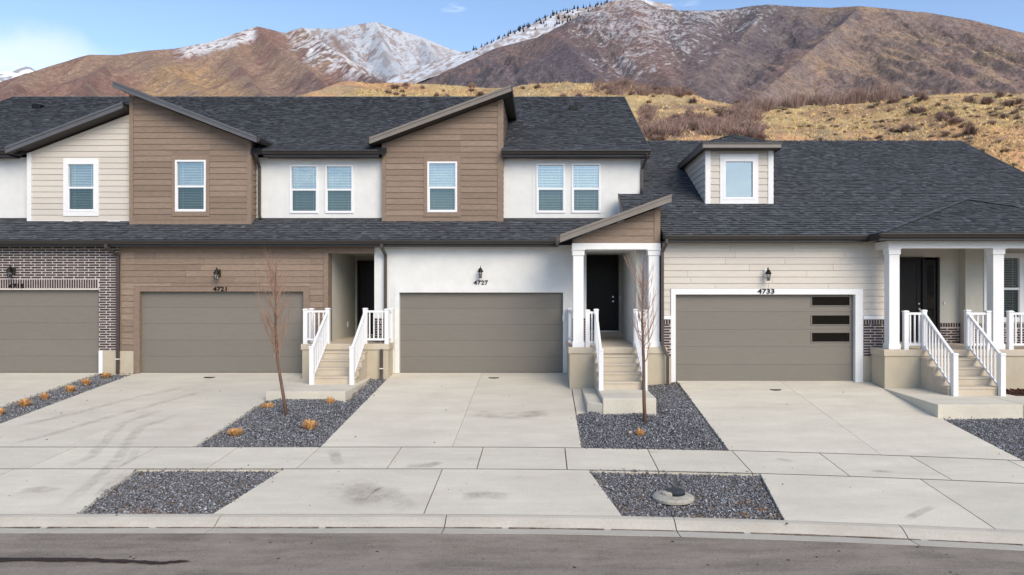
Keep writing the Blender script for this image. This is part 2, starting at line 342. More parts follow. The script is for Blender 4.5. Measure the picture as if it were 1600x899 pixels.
# kerb and gutter in cast segments
kerb = empty('kerb', (0, 10.6, -.9)); tag(kerb, kind='structure')
prof = [(0, -1.25), (0, -.9), (.06, -.897), (.13, -.905), (.22, -.945), (.30, -.99), (.325, -1.0), (.40, -.998), (.60, -.983), (.60, -1.25)]
jx = [-23.2, -19.7, -16.2, -12.0, -8.3, -4.85, -1.45, 1.95, 5.15, 8.6, 12, 15.5, 19]
for a, b in zip(jx, jx[1:]):
    V = []; n = 9
    for i in range(n):
        x = a + .008 + (b - a - .016) * i / (n - 1); d = float(dcurve(x)); V += [(x, 10.80 - d - p, z) for p, z in prof]
    m_ = len(prof); Fs = [(i * m_ + k, i * m_ + k + 1, (i + 1) * m_ + k + 1, (i + 1) * m_ + k) for i in range(n - 1) for k in range(m_ - 1)]
    Fs += [tuple(range(m_)), tuple((n - 1) * m_ + k for k in range(m_ - 1, -1, -1))]
    MB().add(V, Fs).build('kerb_segment', M['kerb'], kerb)
# silt lying in the gutter line
mb = MB()
for i in range(230):
    x = -12 + i * .1; 
    if random.random() < .05: continue
    d = float(dcurve(x)); y = 10.80 - d - .335; w_ = .012 + .022 * abs(math.sin(i * .31) * math.sin(i * .083 + 1)) + random.uniform(0, .004)
    d2 = float(dcurve(x + .1)); mb.add([(x, y - w_, -.9945), (x + .1, y - w_ - (d2 - d), -.9945), (x + .1, y + w_ * .8 - (d2 - d), -.9925), (x, y + w_ * .8, -.9925)], [(0, 1, 2, 3)], random.uniform(.5, 1.2))
mb.build('gutter_silt', mat('silt', (.23, .175, .135), .95, .4, 15, attr=True), kind='stuff')
# pavement slabs
walk = empty('pavement', (0, 13.5, -.7)); tag(walk, kind='structure')
x = -4.45 - 1.63 * 12
while x < 20: strip('pavement_slab', (x, x), (x + 1.63, x + 1.63), Ys, Yb, 0, M['slab'], walk, 4, 3); x += 1.63
# dark fibre joints along both edges of the pavement and under the slab gaps
def joint(Yf, zo, w_=.028, x0=-24, x1=18):
    xs_ = np.linspace(x0, x1, 85); V = [(x, float(Yf(x)) + o_, float(G(x, Yf(x))) + zo) for o_ in (-w_ / 2, w_ / 2) for x in xs_]
    npmesh('expansion_joint', V, [[i, i + 1, i + 86, i + 85] for i in range(84)], M['joint'], kind='structure')
M['joint'] = mat('dark_joint', (.055, .042, .034), .9, .3, 8)
joint(Yb, .004); joint(Ys, .004, .022)
# driveways
def driveway(XL, XR, XLa, XRa, joints=True, mid=None, seed=0):
    d = empty('driveway', ((XL + XR) / 2, 17, -.3)); tag(d, kind='structure'); mid = mid if mid is not None else (XL + XR) / 2
    for a, b in ((XL, mid), (mid, XR)): strip('driveway_slab', (a, a), (b, b), Yb, lambda X: Yg(X) + .16, 0, M['slab'], d, 8, 12, gap=.004)
    ap = empty('driveway_apron', ((XL + XR) / 2, 11.8, -.8)); tag(ap, kind='structure')
    for a, b in (((XLa[0], XLa[1]), (mid, mid)), ((mid, mid), (XRa[0], XRa[1]))): strip('apron_slab', a, b, Yk, Ys, 0, M['slab'], ap, 8, 4)
driveway(-18.4, -13.2, (-18.8, -18.6), (-12.9, -13.1))
driveway(-12.1, -6.97, (-12.5, -12.3), (-7.08, -7.31))
driveway(-4.45, .775, (-5.02, -4.68), (1.2, .83), mid=-1.81)
driveway(3.645, 8.85, (3.57, 3.82), (9.6, 9.3), mid=6.45)
# ------------------------------------------------------------------ gravel beds (real stones)
def in_poly(px, py, poly):
    c = np.zeros(len(px), bool); n = len(poly)
    for i in range(n):
        x0, y0 = poly[i]; x1, y1 = poly[(i + 1) % n]
        if y0 == y1: continue
        k = ((y0 > py) != (y1 > py)) & (px < (x1 - x0) * (py - y0) / (y1 - y0) + x0); c ^= k
    return c
OCT_V = np.array([(1, 0, 0), (-1, 0, 0), (0, 1, 0), (0, -1, 0), (0, 0, 1), (0, 0, -1)], float)
OCT_F = np.array([(0, 2, 4), (2, 1, 4), (1, 3, 4), (3, 0, 4), (2, 0, 5), (1, 2, 5), (3, 1, 5), (0, 3, 5)])
def heap(poly, X, Y, hp):
    h, yc, sg = hp; X = np.asarray(X, float); Y = np.asarray(Y, float); d = np.full(X.shape, 9.0)
    for i in range(len(poly)):
        (ax, ay), (bx, by_) = poly[i], poly[(i + 1) % len(poly)]
        if max(ay, by_) < 14.6 or abs(ay - by_) > 1.2: 
            t = np.clip(((X - ax) * (bx - ax) + (Y - ay) * (by_ - ay)) / ((bx - ax) ** 2 + (by_ - ay) ** 2 + 1e-9), 0, 1); d = np.minimum(d, np.hypot(X - ax - t * (bx - ax), Y - ay - t * (by_ - ay)))
    return h * np.clip(d / .35, 0, 1) * np.exp(-((Y - yc) / sg) ** 2) * in_poly(X.ravel(), Y.ravel(), poly).reshape(X.shape)
def stones(name, poly, dens, smin, smax, m, zoff=-.05, label=None, parent=None, tmu=1.0, hp=None):
    xs_, ys_ = [p[0] for p in poly], [p[1] for p in poly]; A = (max(xs_) - min(xs_)) * (max(ys_) - min(ys_)); n = int(A * dens)
    px = RNG.uniform(min(xs_), max(xs_), n); py = RNG.uniform(min(ys_), max(ys_), n); k = in_poly(px, py, poly); px, py = px[k], py[k]; n = len(px)
    s = RNG.uniform(smin, smax, n) * np.where(RNG.random(n) < .06, 1.6, 1); sc = np.stack([s * RNG.uniform(.7, 1.3, n), s * RNG.uniform(.7, 1.3, n), s * RNG.uniform(.5, .9, n)], -1)
    L = OCT_V[None] * sc[:, None] ; L = L + RNG.normal(0, .22, L.shape) * s[:, None, None]
    a, b = RNG.uniform(0, 6.28, n), RNG.uniform(-.7, .7, n); ca, sa, cb, sb = np.cos(a), np.sin(a), np.cos(b), np.sin(b)
    x_ = L[..., 0] * ca[:, None] - L[..., 1] * sa[:, None]; y_ = L[..., 0] * sa[:, None] + L[..., 1] * ca[:, None]
    z_ = L[..., 2] * cb[:, None] + x_ * sb[:, None]; x_ = x_ * cb[:, None]
    px = px + RNG.normal(0, .012, n); py = py + RNG.normal(0, .012, n); sp_ = RNG.random(n) < .012; px = np.where(sp_, px + RNG.normal(0, .12, n), px); py = np.where(sp_, py + RNG.normal(0, .12, n), py)
    z0 = G(px, py) + np.where(in_poly(px, py, poly), zoff + RNG.uniform(0, .022, n), .006)
    if hp: z0 = z0 + heap(poly, px, py, hp)
    Vv = np.stack([x_ + px[:, None], y_ + py[:, None], z_ + z0[:, None]], -1).reshape(-1, 3)
    Ff = (OCT_F[None] + (np.arange(n) * 6)[:, None, None]).reshape(-1, 3)
    tone = np.repeat(np.clip(RNG.lognormal(-.03, .5, n), .35, 3.2) * tmu, 8)
    return npmesh(name, Vv, Ff, m, parent, tone, 'stuff', label)
def bed(poly, z=-.045):
    # sheet under the stones follows the ground
    return poly
bedA = [gp(303, 698.5), gp(500, 698.5), (-4.46, 20.9), (-4.9, 21.0), (-4.92, 17.8), (-6.9, 17.8), (-6.97, 17.6)]
bedS = [(-13.19, 14.21), (-12.11, 14.21), (-12.11, 21.0), (-13.19, 21.0)]
beds = [bedA, bedS,
        [(.785, 14.1), (1.6, 14.05), (3.63, 13.9), (3.64, 19.1), (2.6, 19.2), (2.62, 16.3), (1.35, 16.3), (1.35, 16.65), (.785, 16.65)],
        [gp(120, 803), gp(332, 803), gp(443, 733.5), gp(215, 733.5)],
        [(1.21, 10.80 - .097), (2.4, 10.81 - .184), (3.56, 10.81 - .294), (3.81, 12.80 - .32), (2.3, 12.81 - .176), (.84, 12.81 - .077)],
        [(8.87, 13.10), (14, 11.9), (14, 15.9), (8.9, 15.82)]]
for b_ in beds:
    mbx = MB(); cx_ = sum(p[0] for p in b_) / len(b_); 
    hp = {0: (.095, 17.6, 1.7), 2: (.11, 16.3, 1.3)}.get(beds.index(b_)); stones('gravel_bed', b_, 1900, .011, .022, M['gravel'], hp=hp)
    if hp:
        gx_ = np.linspace(min(p[0] for p in b_), max(p[0] for p in b_), 60); gy_ = np.linspace(min(p[1] for p in b_), max(p[1] for p in b_), 90); GX, GY = np.meshgrid(gx_, gy_)
        GZ = G(GX, GY) - .062 + heap(b_, GX, GY, hp); GZ = np.where(in_poly(GX.ravel(), GY.ravel(), b_).reshape(GX.shape), GZ, GZ - .12)
        npmesh('gravel_base', np.stack([GX, GY, GZ], -1).reshape(-1, 3), [[j * 60 + i, j * 60 + i + 1, (j + 1) * 60 + i + 1, (j + 1) * 60 + i] for j in range(89) for i in range(59)], M['gravelbase'], kind='structure')
stones('mulch_bed', [(11.4, 15.9), (15, 15.6), (15, 18.3), (11.4, 18.3)], 900, .02, .05, M['mulch'], zoff=-.02)
# bare dirt showing in gravel and rust-coloured leaves
mb = MB()
for (x, y, w_, h_) in ((1095, 806, .22, .05), (1165, 784, .16, .10), (1162, 803, .1, .07), (1140, 809, .2, .04), (1215, 806, .16, .08), (212, 797, .5, .10), (240, 800, .3, .05), (1192, 795, .12, .06)):
    X, Y = gp(x, y)
    for k in range(26):
        a = random.uniform(0, 6.28); r = random.random() ** .5; cx_, cy_ = X + math.cos(a) * r * w_, Y + math.sin(a) * r * h_; s_ = random.uniform(.012, .03)
        z_ = float(G(cx_, cy_)) + random.uniform(-.03, .0); t_ = random.uniform(0, 3)
        mb.add([(cx_ + s_ * math.cos(t_ + q), cy_ + s_ * math.sin(t_ + q), z_ + random.uniform(-.006, .012)) for q in (0, 2.1, 4.2)], [(0, 1, 2)], random.uniform(.5, 1.3))
mb.build('dead_leaf_litter', mat('rust_leaves', (.36, .22, .13), .9, .3, 20, attr=True), kind='stuff')
# small dark stains, pebbles on the slabs
mb = MB()
for k in range(620):
    X = random.uniform(-14, 10); Y = random.uniform(8.2, 20.5) if k % 2 else random.uniform(8.2, 11)
    if abs(Y - 10.5) < .5 or (Y > 10.2 and Yk(X) > Y - .1): continue
    onroad = Y < 10.19 - float(dcurve(X)); 
    if (not onroad) and any(in_poly(np.array([X]), np.array([Y]), b_)[0] for b_ in beds): continue
    if not onroad and Y < 10.9: continue
    z_ = (-.98 if onroad else float(G(X, Y)) + .003); s_ = random.uniform(.004, .012) if random.random() < .8 else random.uniform(.012, .024)
    n = 6; mb.add([(X + s_ * math.cos(q * 1.047) * random.uniform(.7, 1.3), Y + s_ * math.sin(q * 1.047) * random.uniform(.7, 1.3), z_) for q in range(n)] + [(X, Y, z_ + s_ * .6)], [(q, (q + 1) % n, n) for q in range(n)], random.uniform(.5, 1.5))
mb.build('loose_pebbles', mat('pebble', (.09, .075, .065), .9, .3, 20, attr=True), kind='stuff')
# cracked dark patch in the road surface
mb = MB(); pts = [(-40, 875, 7), (60, 874, 6), (130, 875, 6), (200, 877, 5), (250, 880, 5), (285, 877, 3), (296, 877, .6)]
def rp_(x, y):
    q = (CZ + .968) / (y - HY); return ((x - VX) * q, q * F, -.9655)
V = []
for i in range(40):
    t = i / 39 * (len(pts) - 1); k = min(int(t), len(pts) - 2); f_ = t - k; x_, y_, h_ = [pts[k][j] + (pts[k + 1][j] - pts[k][j]) * f_ for j in range(3)]
    V += [rp_(x_, y_ - h_ / 2 * random.uniform(.6, 1.2)), rp_(x_, y_ + h_ / 2 * random.uniform(.5, 1.3))]
mb.add(V, [(2 * i, 2 * i + 1, 2 * i + 3, 2 * i + 2) for i in range(39)]); tag(mb.build('road_crack', M['tar']), kind='structure')
# ------------------------------------------------------------------ houses: shared builders
def window(house, x0, x1, z0, z1, Y, style='double', fr=.055, trim=None, tw=.1, tm='whitetrim', blind=True, hole=None, drop=0):
    """frame outer rectangle x0..x1, z0..z1 standing on wall face Y"""
    mb = MB(); yo = Y - .045; yi = Y + .06
    for a, b, c, d in ((x0, x1, z1 - fr, z1), (x0, x1, z0, z0 + fr), (x0, x0 + fr, z0 + fr, z1 - fr), (x1 - fr, x1, z0 + fr, z1 - fr)): mb.box(a, b, yo, yi, c, d)
    wn = mb.build('window', M['vinyl'], house); zm = z0 + (z1 - z0) * .487
    g0, g1 = x0 + fr, x1 - fr
    if style == 'double':
        MB().box(g0, g1, yo + .012, yi - .02, zm - .03, zm + .03).build('meeting_rail', M['vinyl'], wn)
        mb = MB()
        for a, b, c, d in ((g0, g0 + .02, z0 + fr, zm - .03), (g1 - .02, g1, z0 + fr, zm - .03), (g0 + .02, g1 - .02, z0 + fr, z0 + fr + .02)): mb.box(a, b, yo + .02, yi - .02, c, d)
        mb.build('sash', M['vinyl'], wn)
        mb = MB(); mb.add([(g0, Y + .02, zm), (g1, Y + .02, zm), (g1, Y + .02, z1 - fr), (g0, Y + .02, z1 - fr)], [(0, 1, 2, 3)]); mb.build('pane', M['glass'], wn)
        mb = MB(); mb.add([(g0, Y + .01, z0 + fr), (g1, Y + .01, z0 + fr), (g1, Y + .01, zm), (g0, Y + .01, zm)], [(0, 1, 2, 3)]); mb.build('pane', M['screen'], wn, label='darker lower pane behind an insect screen')
    else:
        mb = MB(); mb.add([(g0, Y + .02, z0 + fr), (g1, Y + .02, z0 + fr), (g1, Y + .02, z1 - fr), (g0, Y + .02, z1 - fr)], [(0, 1, 2, 3)]); mb.build('pane', M['glass'], wn)
    if blind:
        mb = MB(); z = z1 - fr - .03; n = 0; tl_ = random.uniform(.006, .018); yo_ = random.uniform(.028, .04)
        while z > z0 + fr + drop + .03:
            mb.add([(g0 + .01, Y + .085, z - .012), (g1 - .01, Y + .085, z - .012 + random.uniform(-.002, .002)), (g1 - .01, Y + .085 + yo_, z - .012 + 2 * tl_), (g0 + .01, Y + .085 + yo_, z - .012 + 2 * tl_)], [(0, 1, 2, 3)]); z -= .05; n += 1
        for xx in (g0 + .13, g1 - .13): mb.box(xx, xx + .008, Y + .075, Y + .08, z, z1 - fr)
        mb.build('blind', M['blind'], wn, kind='stuff')
    mb = MB(); e = .002   # shallow dim room behind
    mb.box(x0 + e, x1 - e, Y + .55, Y + .6, z0, z1); mb.box(x0 + e, x0 + .03, Y + .14, Y + .55, z0, z1); mb.box(x1 - .03, x1 - e, Y + .14, Y + .55, z0, z1)
    mb.box(x0, x1, Y + .14, Y + .6, z1 - .001, z1 + .02); mb.box(x0, x1, Y + .14, Y + .6, z0 - .02, z0 + .001); mb.build('room', M['room'], wn)
    if trim:
        l, r, t, b = trim; mb = MB(); y0 = Y - .038; y1 = Y - .001
        mb.box(x0 - l, x1 + r, y0, y1, z1, z1 + t); mb.box(x0 - l, x1 + r, y0, y1, z0 - b, z0); mb.box(x0 - l, x0, y0, y1, z0, z1); mb.box(x1, x1 + r, y0, y1, z0, z1)
        mb.build('window_trim', M[tm], wn)
    return wn
def wall(house, poly, holes, fr, m, depth=.18, name='wall'):
    mb = MB()
    for pc in cut(poly, holes): slab_poly(mb, pc, fr, -depth, 0)
    return mb.build(name, m, house)
def garage(house, x0, x1, z0, z1, Y, tm, panes=None, tl=.16, tr=.16, tt=.16, tzb=0.0):
    g = empty('garage_door', (0, 0, 0), parent=house); n = 5; h = (z1 - z0) / n
    yd = Y + .10
    for i in range(n):
        a, b = z0 + i * h + .002, z0 + (i + 1) * h - .002; holes = []
        if panes:
            holes = [(q[0], q[1], q[2], q[3]) for q in panes if q[2] > a and q[3] < b]
        mb = MB()
        for pc in cut([(x0, a), (x1, a), (x1, b), (x0, b)], holes):
            slab_poly(mb, pc, front(yd), -.045, 0)
        mb.build('door_panel', M['garage'], g)
    if panes:
        for (a, b, c, d) in panes:
            mb = MB()
            for p0, p1, q0, q1 in ((a, b, d - .025, d), (a, b, c, c + .025), (a, a + .025, c + .025, d - .025), (b - .025, b, c + .025, d - .025)): mb.box(p0, p1, yd - .018, yd + .03, q0, q1)
            mb.build('window_frame', M['garage'], g)
            mb = MB(); mb.add([(a, yd + .012, c), (b, yd + .012, c), (b, yd + .012, d), (a, yd + .012, d)], [(0, 1, 2, 3)]); mb.build('pane', M['blackglass'], g)
            MB().box(a, b, yd + .25, yd + .27, c, d).build('garage_interior', M['room_dark'], g)
    MB().box(x0, x1, yd + .048, yd + .07, z0, z1).build('backing', M['room_dark'], g) if not panes else None
    if panes:
        mb = MB()
        for pc in cut([(x0, z0), (x1, z0), (x1, z1), (x0, z1)], panes): slab_poly(mb, pc, front(yd + .05), -.02, 0)
        mb.build('backing', M['room_dark'], g)
    MB().box(x0, x1, yd - .02, yd + .03, z0 - .03, z0 + .003).build('rubber_seal', M['black'], g)
    mb = MB(); y0, y1 = Y - .045, Y + .14
    e = .005; mb.box(x0 - tl, x0 + e, y0, y1, z0 + tzb, z1 - e); mb.box(x1 - e, x1 + tr, y0, y1, z0 + tzb, z1 - e); mb.box(x0 - tl, x1 + tr, y0, y1, z1 - e, z1 + tt)
    mb.build('garage_trim', M[tm], house)
    return g
def lantern(house, x, zb, Y, backplate='dark', turn=0.0):
    """zb = bottom of the glass; cap and cage hung from a curved arm"""
    H = .36; L = MB(); cy = Y - .17
    L.lathe([(.085, zb + .17), (.09, zb + .185), (.055, zb + .25), (.035, zb + .285), (.012, zb + .30), (.006, zb + .34), (.001, zb + .35)], x, cy, 8)
    for k in range(4):
        a = math.pi / 4 + k * math.pi / 2; L.tube([(x + .042 * math.cos(a), cy + .042 * math.sin(a), zb), (x + .066 * math.cos(a), cy + .066 * math.sin(a), zb + .175)], .0075, 4)
    L.lathe([(.045, zb - .008), (.05, zb), (.045, zb + .01)], x, cy, 8); L.lathe([(.012, zb + .01), (.014, zb + .10), (.004, zb + .105)], x, cy, 6)
    ln = L.build('wall_lantern', M['black'], house)
    mb = MB(); mb.lathe([(.04, zb + .01), (.062, zb + .17)], x, cy, 8); mb.build('lantern_glass', M['lampglass'], ln)
    mb = MB(); mb.tube([(x, Y - .01, zb + .19), (x, Y - .07, zb + .16 + .09), (x, Y - .13, zb + .33), (x, cy, zb + .345)], .012, 6); mb.build('arm', M['black'], ln)
    mb = MB(); mb.box(x - .06, x + .06, Y - .028, Y - .0, zb + .09, zb + .36 - .06); mb.build('backplate', M[backplate], ln)
    return ln
def number(house, txt, xc, zc, h, width, Y):
    c = bpy.data.curves.new('house_number', 'FONT'); c.body = txt; c.size = 1; c.extrude = .01; c.align_x = 'CENTER'; c.offset = .01; c.resolution_u = 4
    t = bpy.data.objects.new('tmp', c); COL.objects.link(t); bpy.context.view_layer.update()
    me = bpy.data.meshes.new_from_object(t.evaluated_get(bpy.context.evaluated_depsgraph_get())); bpy.data.objects.remove(t)
    co = np.empty(len(me.vertices) * 3); me.vertices.foreach_get('co', co); co = co.reshape(-1, 3)
    mn, mx_ = co.min(0), co.max(0); sx = width / (mx_[0] - mn[0]); sz = h / (mx_[1] - mn[1]); wv = wo_of(house)
    out = np.stack([xc + (co[:, 0] - (mn[0] + mx_[0]) / 2) * sx - wv[0], Y - .012 - co[:, 2] * 1.2 - wv[1], zc + (co[:, 1] - (mn[1] + mx_[1]) / 2) * sz - wv[2]], -1)
    me.vertices.foreach_set('co', out.ravel()); me.update(); me.materials.clear(); return link('house_number', me, M['black'], house, label='black house number ' + txt)
def gutter(house, x0, x1, Y, z, name='gutter', endr=False):
    """K-style gutter, Y = back (fascia face), z = top"""
    pr = [(Y, z - .12), (Y - .07, z - .12), (Y - .085, z - .075), (Y - .12, z - .035), (Y - .12, z), (Y - .112, z), (Y - .112, z - .03), (Y - .075, z - .068), (Y - .06, z - .108), (Y - .005, z - .108), (Y - .005, z), (Y, z)]
    mb = MB(); mb.prismx(pr, x0, x1); return mb.build(name, M['dark'], house)
def pipe(house, pts, w_=.075, name='downspout', m='spout', strap=None):
    mb = MB()
    for i in range(len(pts) - 1):
        a, b = Vector(pts[i]), Vector(pts[i + 1]); d = (b - a).normalized(); u = Vector((1, 0, 0)); v = d.cross(u).normalized(); u = v.cross(d); a = a - d * .012; b = b + d * .012; r = w_ / 2
        cr = [(-1, -.8), (1, -.8), (1, .8), (-1, .8)]
        mb.hexa([a + u * (r * p) + v * (r * q) for p, q in cr], [b + u * (r * p) + v * (r * q) for p, q in cr])
    o = mb.build(name, M[m], house, bevel=.008)
    if strap:
        x, y, z = strap; MB().box(x - w_ / 2 - .006, x + w_ / 2 + .006, y - w_ / 2 - .004, y + w_ / 2, z - .012, z + .012).build('strap', M['vinyl'], o)
    return o
def post(mb, x, y, z0, z1, w_=.115):
    r = w_ / 2; mb.box(x - r, x + r, y - r, y + r, z0, z1 - .03); c = r + .012
    mb.box(x - c, x + c, y - c, y + c, z1 - .03, z1 - .012); e = r * .8
    mb.hexa([(x - c, y - c, z1 - .012), (x + c, y - c, z1 - .012), (x + c, y + c, z1 - .012), (x - c, y + c, z1 - .012)][::-1], [(x - e, y - e, z1 + .012), (x + e, y - e, z1 + .012), (x + e, y + e, z1 + .012), (x - e, y + e, z1 + .012)][::-1])
def railing(house, a, b, pa=True, pb=True, h=1.0, ha=None, hb=None, n=None, drop=0):
    """a, b = (x, y, z) foot of the end posts"""
    a, b = Vector(a), Vector(b); L = math.hypot(b.x - a.x, b.y - a.y); mb = MB(); d = (b - a)
    hr = h - .10
    def rail(o0, o1, w_, t):
        m_ = MB(); u = Vector((d.y, -d.x, 0)).normalized() * (w_ / 2); z = Vector((0, 0, 1)); s0 = a + d * (.05 / L); s1 = b - d * (.05 / L)
        m_.hexa([s0 + u + z * o0, s0 - u + z * o0, s0 - u + z * (o0 + t), s0 + u + z * (o0 + t)], [s1 + u + z * o0, s1 - u + z * o0, s1 - u + z * (o0 + t), s1 + u + z * (o0 + t)]); return m_
    r = rail(hr, hr, .065, .06).build('railing', M['vinyl'], house)
    rail(.10, .10, .045, .055).build('bottom_rail', M['vinyl'], r)
    if pa: mb = MB(); post(mb, a.x, a.y, a.z, a.z + (ha or h)); mb.build('newel_post', M['vinyl'], r)
    if pb: mb = MB(); post(mb, b.x, b.y, b.z, b.z + (hb or h)); mb.build('newel_post', M['vinyl'], r)
    n = n or max(1, int(round(L / .125)) - 1)
    for k in range(1, n + 1):
        p = a + d * (k / (n + 1)); q = .017; MB().box(p.x - q, p.x + q, p.y - q, p.y + q, p.z + .14, p.z + hr + .01).build('baluster', M['vinyl'], r)
    return r
def steps(house, x0, x1, Yd, zd, zs, n=5, tread=.31):
    r = (zd - zs) / n
    for k in range(1, n):
        z = zd - r * k; y0 = Yd - tread * k; mb = MB(); mb.box(x0, x1, y0, Yd, zs - .3 if k == n - 1 else z - r - .02, z - .045) if False else None
        mb.box(x0 + .004 * k, x1 - .004 * k, y0 + .03, y0 + tread + .03, zs - .25, z - .05); mb.box(x0 - .01, x1 + .01, y0 + .014, y0 + tread + .016, z - .05, z)
        mb.build('step', M['step'], house, bevel=.008)
def column(house, x0, x1, y0, z0, z1, d=.30, name='porch_column'):
    mb = MB(); mb.box(x0 + .012, x1 - .012, y0 + .012, y0 + d - .012, z0, z1); c = mb.build(name, M['whitetrim'], house)
    MB().box(x0 - .012, x1 + .012, y0 - .012, y0 + d + .012, z0, z0 + .14).build('column_base', M['whitetrim'], c, bevel=.006)
    mb = MB(); mb.box(x0 - .012, x1 + .012, y0 - .012, y0 + d + .012, z1 - .16, z1 - .02); mb.box(x0 - .035, x1 + .035, y0 - .035, y0 + d + .035, z1 - .022, z1 + .0); mb.build('column_cap', M['whitetrim'], c, bevel=.006)
BR = {}
def brick_mesh(l, h, d):
    k = (round(l, 3), round(h, 3), round(d, 3))
    if k not in BR:
        mb = MB(); mb.box(0, k[0], -.012, .03, 0, k[1]) if d == 0 else mb.box(-.012, .03, 0, k[0], 0, k[1])
        me = bpy.data.meshes.new('brick'); me.from_pydata(mb.v, [], mb.f); me.materials.append(M['brick']); BR[k] = me
    return BR[k]
def bricks(parent, x0, x1, z0, z1, Y, pitch=.0736, lp=.32, hh=.046, holes=(), stuff=False, soldier_top=False, side=False):
    z = z0 + .012; row = 0; sm = MB(); cnt = 0
    ztop = z1 - (.125 if soldier_top else 0)
    while z + hh <= ztop:
        x = x0 - (lp * .36 if row % 2 else 0) + .008
        while x < x1:
            a, b = max(x, x0 + .004), min(x + lp - .035, x1 - .004)
            segs = [(a, b)]
            for h in holes:
                if z + hh > h[2] and z < h[3]:
                    ns = []
                    for p, q in segs:
                        if q <= h[0] or p >= h[1]: ns.append((p, q)); continue
                        if p < h[0]: ns.append((p, h[0] - .01))
                        if q > h[1]: ns.append((h[1] + .01, q))
                    segs = ns
            for p, q in segs:
                if q - p < .03: continue
                if stuff: sm.box(p, q, Y - .012, Y + .02, z, z + hh)
                elif side: link('brick', brick_mesh(q - p, hh, 1), None, parent, loc=(Y, p, z))
                else: link('brick', brick_mesh(q - p, hh, 0), None, parent, loc=(p, Y, z))
                cnt += 1
            x += lp
        z += pitch; row += 1
    if soldier_top:
        x = x0 + .01
        while x + .046 < x1:
            if side: link('brick', brick_mesh(.046, .115, 1), None, parent, loc=(Y, x, ztop + .004))
            else: link('brick', brick_mesh(.046, .115, 0), None, parent, loc=(x, Y, ztop + .004))
            x += .0725
    if stuff: sm.build('brick_field', M['brick'], parent, kind='stuff')
    return cnt
def door(house, x0, x1, z0, z1, Y, side=None, handle_x=None, lintel=None):
    mb = MB(); f = .07
    mb.box(x0 - f, x0, Y - .05, Y + .1, z0, z1 + f); mb.box(x1, x1 + f, Y - .05, Y + .1, z0, z1 + f); mb.box(x0, x1, Y - .05, Y + .1, z1, z1 + f); fr_ = mb.build('door_frame', M['black'], house)
    mb = MB(); mb.box(x0 + .004, x1 - .004, Y, Y + .045, z0, z1); dr = mb.build('front_door', M['black'], house)
    H = z1 - z0; W = x1 - x0
    for (a, b) in ((.09, .33), (.37, .66), (.70, .93)):
        mb = MB(); c, d_ = z0 + H * a, z0 + H * b; e = .13
        for p0, p1, q0, q1 in ((x0 + e, x1 - e, c, c + .022), (x0 + e, x1 - e, d_ - .022, d_), (x0 + e, x0 + e + .022, c, d_), (x1 - e - .022, x1 - e, c, d_)): mb.box(p0, p1, Y - .012, Y, q0, q1)
        mb.build('raised_moulding', M['black'], dr)
    hx = handle_x; mb = MB(); mb.tube([(hx, Y - .002, z0 + .95), (hx, Y - .03, z0 + .95), (hx, Y - .055, z0 + .95)], [.03, .014, .03], 10); mb.tube([(hx, Y - .002, z0 + 1.10), (hx, Y - .028, z0 + 1.10)], [.032, .026], 10); mb.build('handle', M['chrome'], dr)
    MB().box(x0 - f, x1 + f, Y - .06, Y + .08, z0 - .04, z0).build('threshold', M['chrome'], house)
    return dr
GAR = 21.14; LE_Y, LE_Z = 20.75, 3.914; UW = 22.28; UE_Y, UE_Z = 21.85, 6.753; RY, RZ = 28.9, 10.28
def low(Y): return LE_Z + .5 * (Y - LE_Y)
def up(Y): return UE_Z + (RZ - UE_Z) / (RY - UE_Y) * (Y - UE_Y)
def roofs(house, xa, xb, xla, xlb, seed, box=None):
    """upper + lower roof of one unit, eaves, gutters, soffits"""
    spans = [(xa, xb, UE_Y)] if not box else [(xa, box[0], UE_Y), (box[0], box[1], 22.3), (box[1], xb, UE_Y)]
    for i_, (p_, q_, y_) in enumerate(spans):
        if q_ - p_ > .1: roof_plane(house, [(p_, y_, up(y_)), (q_, y_, up(y_)), (q_, RY, RZ), (p_, RY, RZ)], seed + 7 * i_)
    mb = MB(); mb.hexa([(xa, RY, RZ), (xb, RY, RZ), (xb, 2 * RY - UE_Y, UE_Z), (xa, 2 * RY - UE_Y, UE_Z)], [(xa, RY, RZ - .12), (xb, RY, RZ - .12), (xb, 2 * RY - UE_Y, UE_Z - .12), (xa, 2 * RY - UE_Y, UE_Z - .12)]); mb.build('roof', M['shingle'], house)
    # ridge caps
    mb = MB(); x = xa
    while x < xb: 
        t = random.uniform(.7, 1.3); x2 = min(x + .2, xb)
        mb.add([(x, RY - .14, RZ - .035), (x2, RY - .14, RZ - .05), (x2, RY, RZ + .025), (x, RY, RZ + .04), (x, RY + .14, RZ - .035), (x2, RY + .14, RZ - .05)], [(0, 1, 2, 3), (3, 2, 5, 4)], t); x += .2
    mb.build('ridge_cap', M['shingle'], house, kind='stuff')
    roof_plane(house, [(xla, LE_Y, LE_Z), (xlb, LE_Y, LE_Z), (xlb, UW, low(UW)), (xla, UW, low(UW))], seed + 50, name='porch_roof')
    MB().box(xla, xlb, UW - .06, UW - .003, low(UW) - .05, low(UW) + .035).build('flashing', M['dark'], house)
def house_block(house, xa, xb, zt=6.55, y0=None, col='white'):
    mb = MB(); y0 = y0 or 25.2
    mb.box(xa, xb, 2 * RY - UW - .2, 2 * RY - UW, -.3, zt); mb.build('rear_wall', M[col], house)
def gable_end(house, x, t=.2, y0=UW, col='white', z0=0):
    y0 += .182; mb = MB(); mb.prismx([(y0, z0), (2 * RY - y0, z0), (2 * RY - y0, 6.6), (RY, RZ - .2), (y0, 6.6)], x - t, x); mb.build('end_wall', M[col], house)
